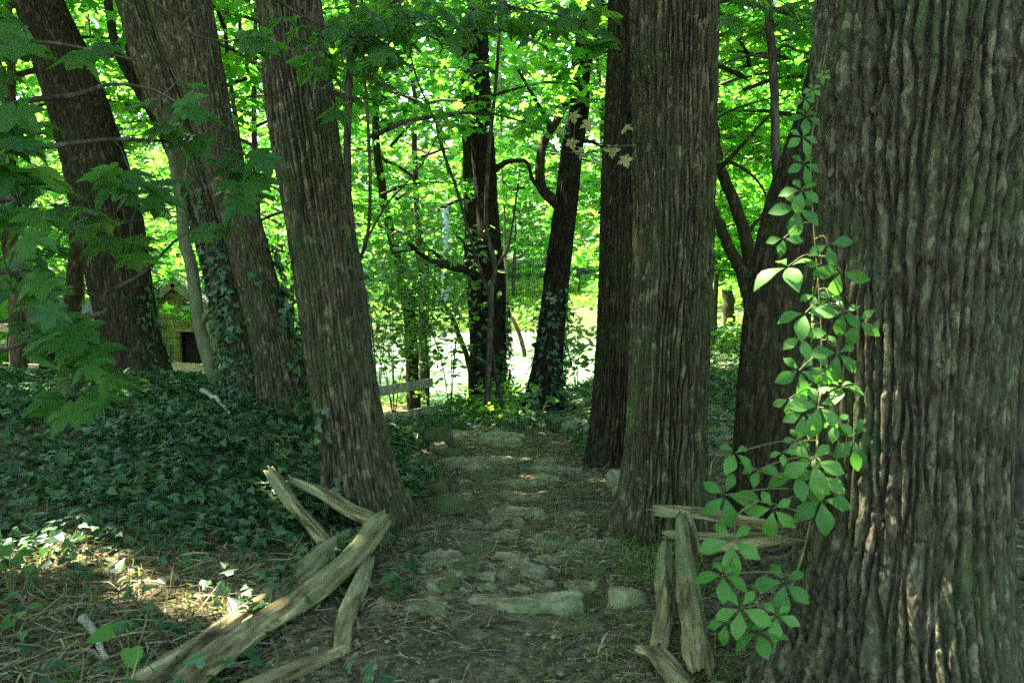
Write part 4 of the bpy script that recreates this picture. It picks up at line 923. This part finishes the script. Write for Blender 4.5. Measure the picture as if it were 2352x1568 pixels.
# twigs lying about
r = np.random.default_rng(77); mb = MB()
for k in range(190):
    x, y = r.uniform(-3.2, 2.4), r.uniform(2.9, 10.5)
    if not in_frame(np.array(x), np.array(y)): continue
    a = r.uniform(0, 6.28); l = r.uniform(.12, .42); rr_ = r.uniform(.002, .006)
    t_ = np.linspace(0, 1, 5); X = x+np.cos(a)*l*t_+np.cumsum(r.normal(size=5))*.012; Y = y+np.sin(a)*l*t_+np.cumsum(r.normal(size=5))*.012
    mb.tube(np.stack([X, Y, H(X, Y)+.012+.02*r.uniform()*t_], -1), np.linspace(rr_, rr_*.5, 5), 4)
tw = part('twig_litter', mb.mesh('twig_litter'), M['twig']); tag(tw, 'small dead twigs scattered over path and litter', kind='stuff')
# two sticks one can point at
def stick(label, pts, r0, r1, mat='twig'):
    Q = smooth_line([at(*p) for p in pts], 14); o = MB(); o.tube(Q, np.linspace(r0, r1, 14), 7)
    b = part('stick', o.mesh('stick', Q[0]), M[mat]); b.location = Q[0]; tag(b, label, 'stick')
p0, p1 = gp(1195, 1462), gp(1230, 1402)
def ground_stick(label, pxa, pxb, r0, mat='twig', lift=.015):
    a, b = gp(*pxa), gp(*pxb); n = 14; t_ = np.linspace(0, 1, n)[:, None]; Q = a*(1-t_)+b*t_
    Q[:, 0] += .012*np.sin(np.linspace(0, 5, n)); Q[:, 2] = H(Q[:, 0], Q[:, 1])+lift
    o = MB(); o.tube(Q, np.linspace(r0, r0*.5, n), 7); s_ = part('stick', o.mesh('stick', Q[0]), M[mat]); s_.location = Q[0]; tag(s_, label, 'stick', 'loose sticks')
ground_stick('black stick across the near stone step of the path', (1095,1448), (1182,1396), .011)
ground_stick('thin dark stick on bare dirt at the bottom of the path', (1290,1500), (1420,1440), .008)
ground_stick('bleached grey branch lying in straw at the lower left', (190,1440), (250,1530), .022, 'wood_grey', .03)
ground_stick('pale broken stick lying on the ivy bank below the twin trunk', (465,930), (530,985), .022, 'wood_pale', .12)
ground_stick('pale stick on the dark slope right of the massive trunk', (2290,1120), (2352,1103), .014, 'wood_pale', .04)

# ------------------------------------------------------------------ ivy climbing on trunks
def climbing_ivy(label, key, hmax, n, side, seed, size=.075, spread=1.0, thin=.5):
    t, _, P, base = TREES[key]; r = np.random.default_rng(seed)
    zz = r.uniform(0, 1, n)**1.6*hmax; a = r.normal(side, spread, n)
    c = np.stack([np.interp(base[2]+zz, P[:, 2], P[:, k]) for k in range(4)], -1)
    keep = fbm(np.cos(a)*2+seed, np.sin(a)*2, zz*1.6, 3) > (-.5+thin*1.3*zz/hmax); c = c[keep]; a = a[keep]; m = len(a)
    o = np.stack([np.cos(a), np.sin(a), np.zeros(m)], -1); rad = c[:, 3]*1.06+.015+np.abs(r.normal(size=m))*.035
    mb = MB(); mb.scatter(IVY, c[:, :3]+o*rad[:, None], nrm(o+r.normal(size=(m, 3))*.35+np.array([0, 0, .45])), nrm(np.array([0, 0, -1.0])+r.normal(size=(m, 3))*.5), size*r.uniform(.6, 1.3, m))
    x = part('climbing_ivy', mb.mesh('climbing_ivy', base, False), M['leaf_ivy']); x.location = base; tag(x, label, kind='stuff')
climbing_ivy('ivy climbing both sides of the left leaning trunk', 'T1', 1.3, 300, -.3, 1, .055, .35); climbing_ivy('ivy on the shaded left side of the leaning trunk', 'T1', 1.0, 260, math.pi, 2, .06, .4)
climbing_ivy('ivy clothing the left stem of the twin trunk', 'T2', 1.8, 620, math.pi+1.2, 3, .055, .7, .5); climbing_ivy('ivy up the right edge of the twin trunk', 'T2b', 1.4, 500, .1, 4, .07, .5)
climbing_ivy('ivy at the foot of the ridged leaning trunk', 'T3', .8, 360, math.pi, 5, .06, .6)
climbing_ivy('ivy around the foot of the dark leaning tree', 'T8', 1.7, 620, -.3, 6, .08, 1.4); climbing_ivy('ivy around the foot of the straight two-toned trunk', 'T9', 1.6, 900, -.2, 7, .085, 1.0)

# ------------------------------------------------------------------ creeper on the massive trunk
def palmate(seed, nl):
    """a creeper leaf: leaflets fanned from one point, the tips hanging"""
    r = np.random.default_rng(seed); V = []; F = []
    spread = {5: [-136, -66, 0, 66, 136], 4: [-120, -40, 40, 125], 3: [-85, 0, 85]}[nl]
    prof = [(0, .0), (.10, .055), (.22, .12), (.36, .20), (.52, .265), (.66, .265), (.79, .195), (.91, .09)]
    for a in spread:
        a = math.radians(a+r.uniform(-9, 9)); L = (.62 if abs(a) > 1.6 else .9 if abs(a) > .7 else 1.0)*r.uniform(.9, 1.1)*.56; d = np.array([math.sin(a), math.cos(a)]); s = np.array([d[1], -d[0]])
        tw = r.uniform(-.35, .35); dr = r.uniform(.05, .42); n0 = len(V); fold = r.uniform(.12, .4)
        mid = []
        for u, w in prof+[(1.0, 0)]:
            p = d*(.06+u*L); mid.append(len(V)); V.append((p[0], p[1], .05*math.sin(u*3.1)-dr*L*u*u))
        lf, rt = [], []
        for u, w in prof[1:]:
            for sg, lst in ((-1, lf), (1, rt)):
                p = d*(.06+u*L)+s*sg*w*L*r.uniform(.94, 1.06); lst.append(len(V)); V.append((p[0], p[1], .05*math.sin(u*3.1)-dr*L*u*u+fold*w*L*.55+tw*sg*w*L*.6))
        for lst, rev in ((lf, 0), (rt, 1)):
            ch = [(mid[0], lst[0], mid[1])]+[(mid[k+1], lst[k], lst[k+1], mid[k+2]) for k in range(len(lst)-1)]+[(mid[len(lst)], lst[-1], mid[-1])]
            F += [tuple(reversed(f)) if not rev else f for f in ch]
    V, l, c = tmpl(V, F); return mesh_np('leaf', V, l, c, True)
PALM = [palmate(10+k, nl) for k, nl in enumerate((5, 5, 5, 4, 5, 3))]
for me in PALM: me.materials.append(M['leaf_vine'])
def place_leaf(me, P, nor, tip, s, parent, base, name='leaf'):
    Z = nrm(nor); Y = nrm(tip-(tip @ Z)*Z); X = np.cross(Y, Z)
    o = bpy.data.objects.new(name, me); link(o); o.parent = parent
    from mathutils import Matrix
    p = np.asarray(P)-base
    o.matrix_local = Matrix(((X[0]*s, Y[0]*s, Z[0]*s, p[0]), (X[1]*s, Y[1]*s, Z[1]*s, p[1]), (X[2]*s, Y[2]*s, Z[2]*s, p[2]), (0, 0, 0, 1)))
    return o
vb = gp(1760, 1540); vine = thing('creeper_vine', 'five-leaved green creeper climbing the left side of the massive trunk', 'vine', vb)
VL = [(1893,178,34,0),(1868,214,40,0),(1848,236,42,0),(1852,282,66,0),(1842,330,70,0),(1846,392,72,0),(1842,455,84,0),(1832,500,104,0),(1800,562,66,5),(1810,640,128,3),(1903,580,84,5),(1932,645,100,5),(1905,697,44,5),
      (1850,742,108,5),(1940,735,84,0),(1972,755,84,3),(1842,792,84,5),(1924,832,104,0),(1836,872,100,0),(1900,862,70,1),(1880,955,110,0),(1846,968,92,1),(1930,908,92,4),(1868,1085,124,0),(1964,1032,116,1),(1828,1108,100,2),(1688,1058,84,3),
      (1744,1092,70,5),(1666,1162,118,1),(1776,1190,104,0),(1886,1172,118,4),(1884,1112,100,2),(1680,1268,126,0),(1662,1342,98,2),(1802,1362,118,0),(1702,1420,112,1),(1742,1474,100,2),(1784,1432,88,4),(1668,1446,76,5),(1812,930,66,5),(1798,1050,52,5),(1830,1020,56,1),(1920,985,70,2),(1872,690,60,5),(1886,620,56,5)]
rv = np.random.default_rng(3); toCam = -FWD
petiole = MB()
STEM = [(1775,1500,3.36),(1800,1400,3.36),(1850,1250,3.36),(1872,1100,3.37),(1880,950,3.38),(1888,800,3.38),(1880,650,3.39),(1868,500,3.41),(1862,350,3.43),(1880,220,3.44),(1900,100,3.44)]
SP = smooth_line([at(*p) for p in STEM], 40)
for k, (px, py, w, v) in enumerate(VL):
    d = 3.34 if px > 1800 else 3.28-.0003*(1800-px)
    d += rv.uniform(-.05, .03); P = at(px, py-w*.22, d); s = w*d/FPX*1.12
    n = toCam*1.1+np.array([0, 0, .42])+np.array([-.25, 0, 0])+rv.normal(size=3)*.28
    if k == 9: n = toCam*.45+SUN*.75
    place_leaf(PALM[v], P, n, np.array([rv.uniform(-.35, .35), -.1, -1.0]), s, vine, vb)
    q = SP[np.argmin(np.linalg.norm(SP-P-np.array([0, 0, .05]), axis=1))]
    petiole.tube(smooth_line([q, (q+P)/2+np.array([0, -.02, .02]), P], 7), np.linspace(.0028, .0018, 7), 5, False)
mbs = MB(); mbs.tube(SP, np.linspace(.0042, .0022, 40), 6)
for ln_ in ([(1850,1120,3.35),(1790,1095,3.3),(1745,1082,3.24),(1700,1062,3.2)], [(1850,1180,3.33),(1790,1160,3.28),(1740,1150,3.22),(1690,1140,3.2)], [(1740,1150,3.22),(1715,1165,3.2),(1690,1190,3.2),(1685,1260,3.2),(1672,1330,3.2)], [(1800,1400,3.36),(1760,1420,3.3),(1710,1405,3.26)]):
    mbs.tube(smooth_line([at(*p) for p in ln_], 10), np.linspace(.0042, .0025, 10), 5)
part('stem', mbs.mesh('stem', vb), M['vine_stem'], vine); part('petioles', petiole.mesh('petioles', vb), M['vine_stem'], vine, None, 'stuff')

# ------------------------------------------------------------------ maple sprays hanging near the viewer
MP = [mesh_np("leaf", *maple_full(k, .16+.13*k)) for k in range(5)]
MPT = [m_.copy() for m_ in MP]; MPY = [m_.copy() for m_ in MP[3:]]
for m_ in MP: m_.materials.append(M['leaf_near'])
for m_ in MPT: m_.materials.append(M['leaf_top'])
for m_ in MPY: m_.materials.append(M['leaf_yellow'])
def near_maple(label, foot, trunk_r, height, branches, clusters, meshes, seed, face=.55, name='maple_tree'):
    """branches: lists of (px,py,d); clusters: (px,py,rx,ry,n,d,size)"""
    r = np.random.default_rng(seed); b = np.array([foot[0], foot[1], float(H(*foot))]); t = thing(name, label, 'tree', b)
    mb = MB(); P = smooth_line([b-[0, 0, .2], b+[.05, .05, height*.5], b+[0, .1, height]], 14); mb.tube(P, np.linspace(trunk_r, trunk_r*.5, 14), 12); part('trunk', mb.mesh('trunk', b), M['bark_thin'], t)
    tips = []
    for pts, r0 in branches:
        L = [at(*p) for p in pts]; s = np.array([b[0], b[1], np.clip(L[0][2]-.4, b[2]+.5, b[2]+height)])
        Q = smooth_line([s]+L, 24); mb = MB(); mb.tube(Q, np.linspace(r0, r0*.25, 24), 7); part('branch', mb.mesh('branch', b), M['bark_thin'], t); tips.append(Q[6:])
    tips = np.concatenate(tips); tw_ = MB()
    for (px, py, rx, ry, n, d, size) in clusters:
        for k in range(n):
            a = r.uniform(0, 6.28); q = math.sqrt(r.uniform(0, 1)); dd = d+r.uniform(-.35, .35)
            P = at(px+math.cos(a)*q*rx, py+math.sin(a)*q*ry, dd)
            nn = np.array([0, 0, 1.0])+toCam*face*r.uniform(.3, 1.5)+r.normal(size=3)*.30; tp = np.array([r.normal()*.55+.25, -.45+r.normal()*.3, -.75])
            place_leaf(meshes[int(r.integers(0, len(meshes)))], P, nn, tp, size*r.uniform(.7, 1.2), t, b)
            j_ = tips[np.argmin(np.linalg.norm(tips-P, axis=1))]; mid = (j_+P)/2+np.array([0, 0, .03])
            tw_.tube(np.array([j_, mid, P]), [.0022, .0018, .0012], 4, False)
    part('twigs', tw_.mesh('twigs', b), M['bark_thin'], t, None, 'stuff'); return t
near_maple('young maple at the left edge whose leafy sprays hang before the leaning trunks', (-2.7, 3.3), .05, 4.2,
    [([(-60,120,3.7),(60,98,3.7),(155,104,3.8),(320,140,3.9)], .014), ([(-40,260,3.5),(170,218,3.6),(255,194,3.8),(345,205,3.9),(430,250,3.9)], .014), ([(-60,360,3.4),(0,345,3.4),(120,335,3.5),(270,320,3.7),(440,330,3.9),(560,350,4.1)], .016),
     ([(-40,470,3.4),(60,490,3.4),(155,505,3.5),(300,508,3.7)], .013), ([(-60,640,3.3),(60,660,3.4),(140,720,3.5),(180,800,3.5),(190,880,3.5)], .013), ([(185,740,3.8),(235,680,3.9),(330,625,4.0),(400,555,4.0),(460,520,4.0),(505,528,4.0),(548,560,4.0)], .010)],
    [(20,190,70,110,10,3.4,.145),(20,330,70,90,10,3.3,.145),(50,470,90,80,12,3.3,.15),(150,500,80,50,5,3.5,.14),(250,390,70,45,5,3.6,.14),(330,420,70,45,5,3.7,.13),(400,225,60,35,4,3.8,.13),(425,300,60,50,6,3.9,.13),(540,370,70,65,11,4.1,.125),
     (560,430,50,35,5,4.1,.12),(300,570,80,50,7,3.8,.125),(60,590,80,60,7,3.4,.13),(40,680,60,70,6,3.4,.13),(110,740,70,55,7,3.4,.125),(190,790,60,60,8,3.5,.125),(215,870,55,45,6,3.5,.13),(150,900,45,50,5,3.5,.12),(480,515,45,15,4,4.0,.10),(20,70,60,60,5,3.5,.13),(190,120,60,30,3,3.7,.12)], MP, 91)
near_maple('maple reaching dark leaf sprays across the top of the view', (-2.1, 1.6), .06, 5.0,
    [([(560,-60,4.6),(620,-10,4.6),(720,50,4.8),(820,90,5.0)], .013), ([(860,-80,5.0),(920,20,5.0),(980,80,5.2),(1060,110,5.4)], .012), ([(1040,-80,5.2),(1160,10,5.2),(1300,40,5.4),(1400,110,5.6)], .012), ([(412,-40,4.4),(420,60,4.4),(500,93,4.4),(600,82,4.5),(720,40,4.6)], .008)],
    [(800,110,100,65,24,5.0,.15),(900,60,100,50,20,5.1,.15),(1000,50,90,50,16,5.2,.15),(1110,35,90,35,15,5.3,.15),(1230,45,90,45,16,5.4,.15),(1340,60,60,60,12,5.5,.14),(760,170,60,40,5,5.0,.13),(870,150,70,40,6,5.2,.13),(590,85,70,30,8,4.5,.12),(700,40,40,30,4,4.6,.12),(800,250,40,40,4,5.2,.12),(1080,130,60,30,4,5.5,.13)], MPT, 93, .35)
near_maple('maple whose few leaves dip in at the top beside the massive trunk', (2.9, 5.6), .05, 5.2, [([(1990,-80,5.2),(1900,-10,5.2),(1820,20,5.2)], .012)], [(1850,25,60,35,9,5.2,.13),(1740,0,60,20,4,5.3,.13),(1690,20,40,20,3,5.4,.12)], MPT, 95, .35)
# withered yellow leaves on a bare twig
yb = at(1450, 336, 5.5); tw = thing('withered_twig', 'bare twig with a few withered yellow leaves crossing the straight trunk', 'twig', yb)
mb = MB(); mb.tube(smooth_line([at(1462,334,5.46), at(1400,338,5.5), at(1330,352,5.6), at(1230,330,5.8)], 14), np.linspace(.006, .0025, 14), 6); part('stem', mb.mesh('stem', yb), M['bark_thin'], tw)
for k, (px, py, w) in enumerate([(1440,295,44),(1408,345,48),(1434,368,44),(1350,285,44),(1316,268,40),(1340,350,46),(1310,330,40),(1366,372,36),(1290,300,36)]):
    d = 5.5+(1450-px)*.0016; place_leaf(MPY[k % 2], at(px, py-8, d), toCam+rv.normal(size=3)*.5, np.array([rv.uniform(-.4, .4), 0, -1.0]), w*d/FPX*.62, tw, yb)
    a = at(px, 340, d); mbk = MB(); mbk.tube(np.array([a, (a+at(px, py-8, d))/2+[.01, 0, 0], at(px, py-8, d)]), .0015, 4, False); part('petiole', mbk.mesh('petiole', yb), M['bark_thin'], tw)

# ------------------------------------------------------------------ small plants
def herb(label, px, py, n, size, ht, seed, template, mat):
    r = np.random.default_rng(seed); b = gp(px, py); t = thing('plant', label, 'plant', b, 'small plants on the forest floor'); st = MB()
    for k in range(n):
        a = r.uniform(0, 6.28); h_ = ht*r.uniform(.55, 1.1); e = np.array([math.cos(a)*ht*.4, math.sin(a)*ht*.4, h_]); st.tube(smooth_line([(0, 0, -.03), e*.5+[0, 0, .03], e], 6), [.004]*6, 4, False)
        place_leaf(template, b+e, np.array([0, 0, 1.0])+toCam*.5+r.normal(size=3)*.25, np.array([math.cos(a), math.sin(a)-.3, -.35]), size*r.uniform(.7, 1.15), t, b)
    part('stem', st.mesh('stem'), M['vine_stem'], t)
def heart():
    V = [(0,.45,.0),(0,0,0),(.2,-.08,.03),(.38,.06,.03),(.43,.28,.03),(.36,.55,.0),(.2,.82,-.05),(0,1.06,-.1),(-.2,.82,-.05),(-.36,.55,0),(-.43,.28,.03),(-.38,.06,.03),(-.2,-.08,.03)]
    v, l, c = tmpl(V, [(0, 1+k, 1+(k+1) % 12) for k in range(12)]); me = mesh_np('leaf', v, l, c, True); me.materials.append(M['leaf_vine']); return me
HEART = heart()
herb('leafy weed with one big upright green leaf by the left rails at the bottom', 300, 1545, 3, .105, .16, 1, HEART, None)
herb('green weed with bright leaves at the lower left edge', 25, 1370, 6, .075, .17, 2, HEART, None)
herb('small green weed below the bright one at the lower left edge', 50, 1450, 5, .055, .10, 6, HEART, None)
herb('young bright plant growing between boulders beyond the path end', 1240, 962, 8, .15, .36, 3, HEART, None)
herb('small clover-like plant beside the right rails', 1495, 1452, 5, .035, .06, 4, HEART, None)
herb('tiny green plant at the foot of the straight trunk', 1500, 1240, 6, .04, .06, 5, HEART, None)

# ------------------------------------------------------------------ canopy trees standing outside the picture
STEM_OUT = stem_mesh(1234, 9, .22); STEM_OUT.materials.append(M['bark_dark'])
for k, (x, y, R, n) in enumerate([(-9, 5, 5, 3200), (-8, 11, 5, 2800), (-6.5, -1, 5, 3200), (7.5, 3, 5, 3000), (8.5, 9, 4.5, 2400), (-11.5, 0, 5, 2600), (-13, 8, 5, 2600)]):
    lab = ['tall tree outside the view, '+['left of the ivy bank', 'left of the ivy bank and farther back', 'behind the viewer at far left', 'right of the massive trunk', 'right of the massive trunk and farther back', 'far left beyond the straw', 'far left beyond the first tree'][k], 'shading trees around the viewer']
    t = thing('canopy_tree', lab[0], 'tree', (x, y, float(H(x, y))), lab[1])
    if not (abs(x) < 1): part('trunk', STEM_OUT, None, t)
    else: t.location = (-1.6, -.8, float(H(-1.6, -.8))); part('trunk', STEM_OUT, None, t)
    c = canopy((x, y, 0), R, 8, 15, n, 2000+k)
    part('crown', c.mesh('crown', t.location, False), M['leaf_canopy'], t)
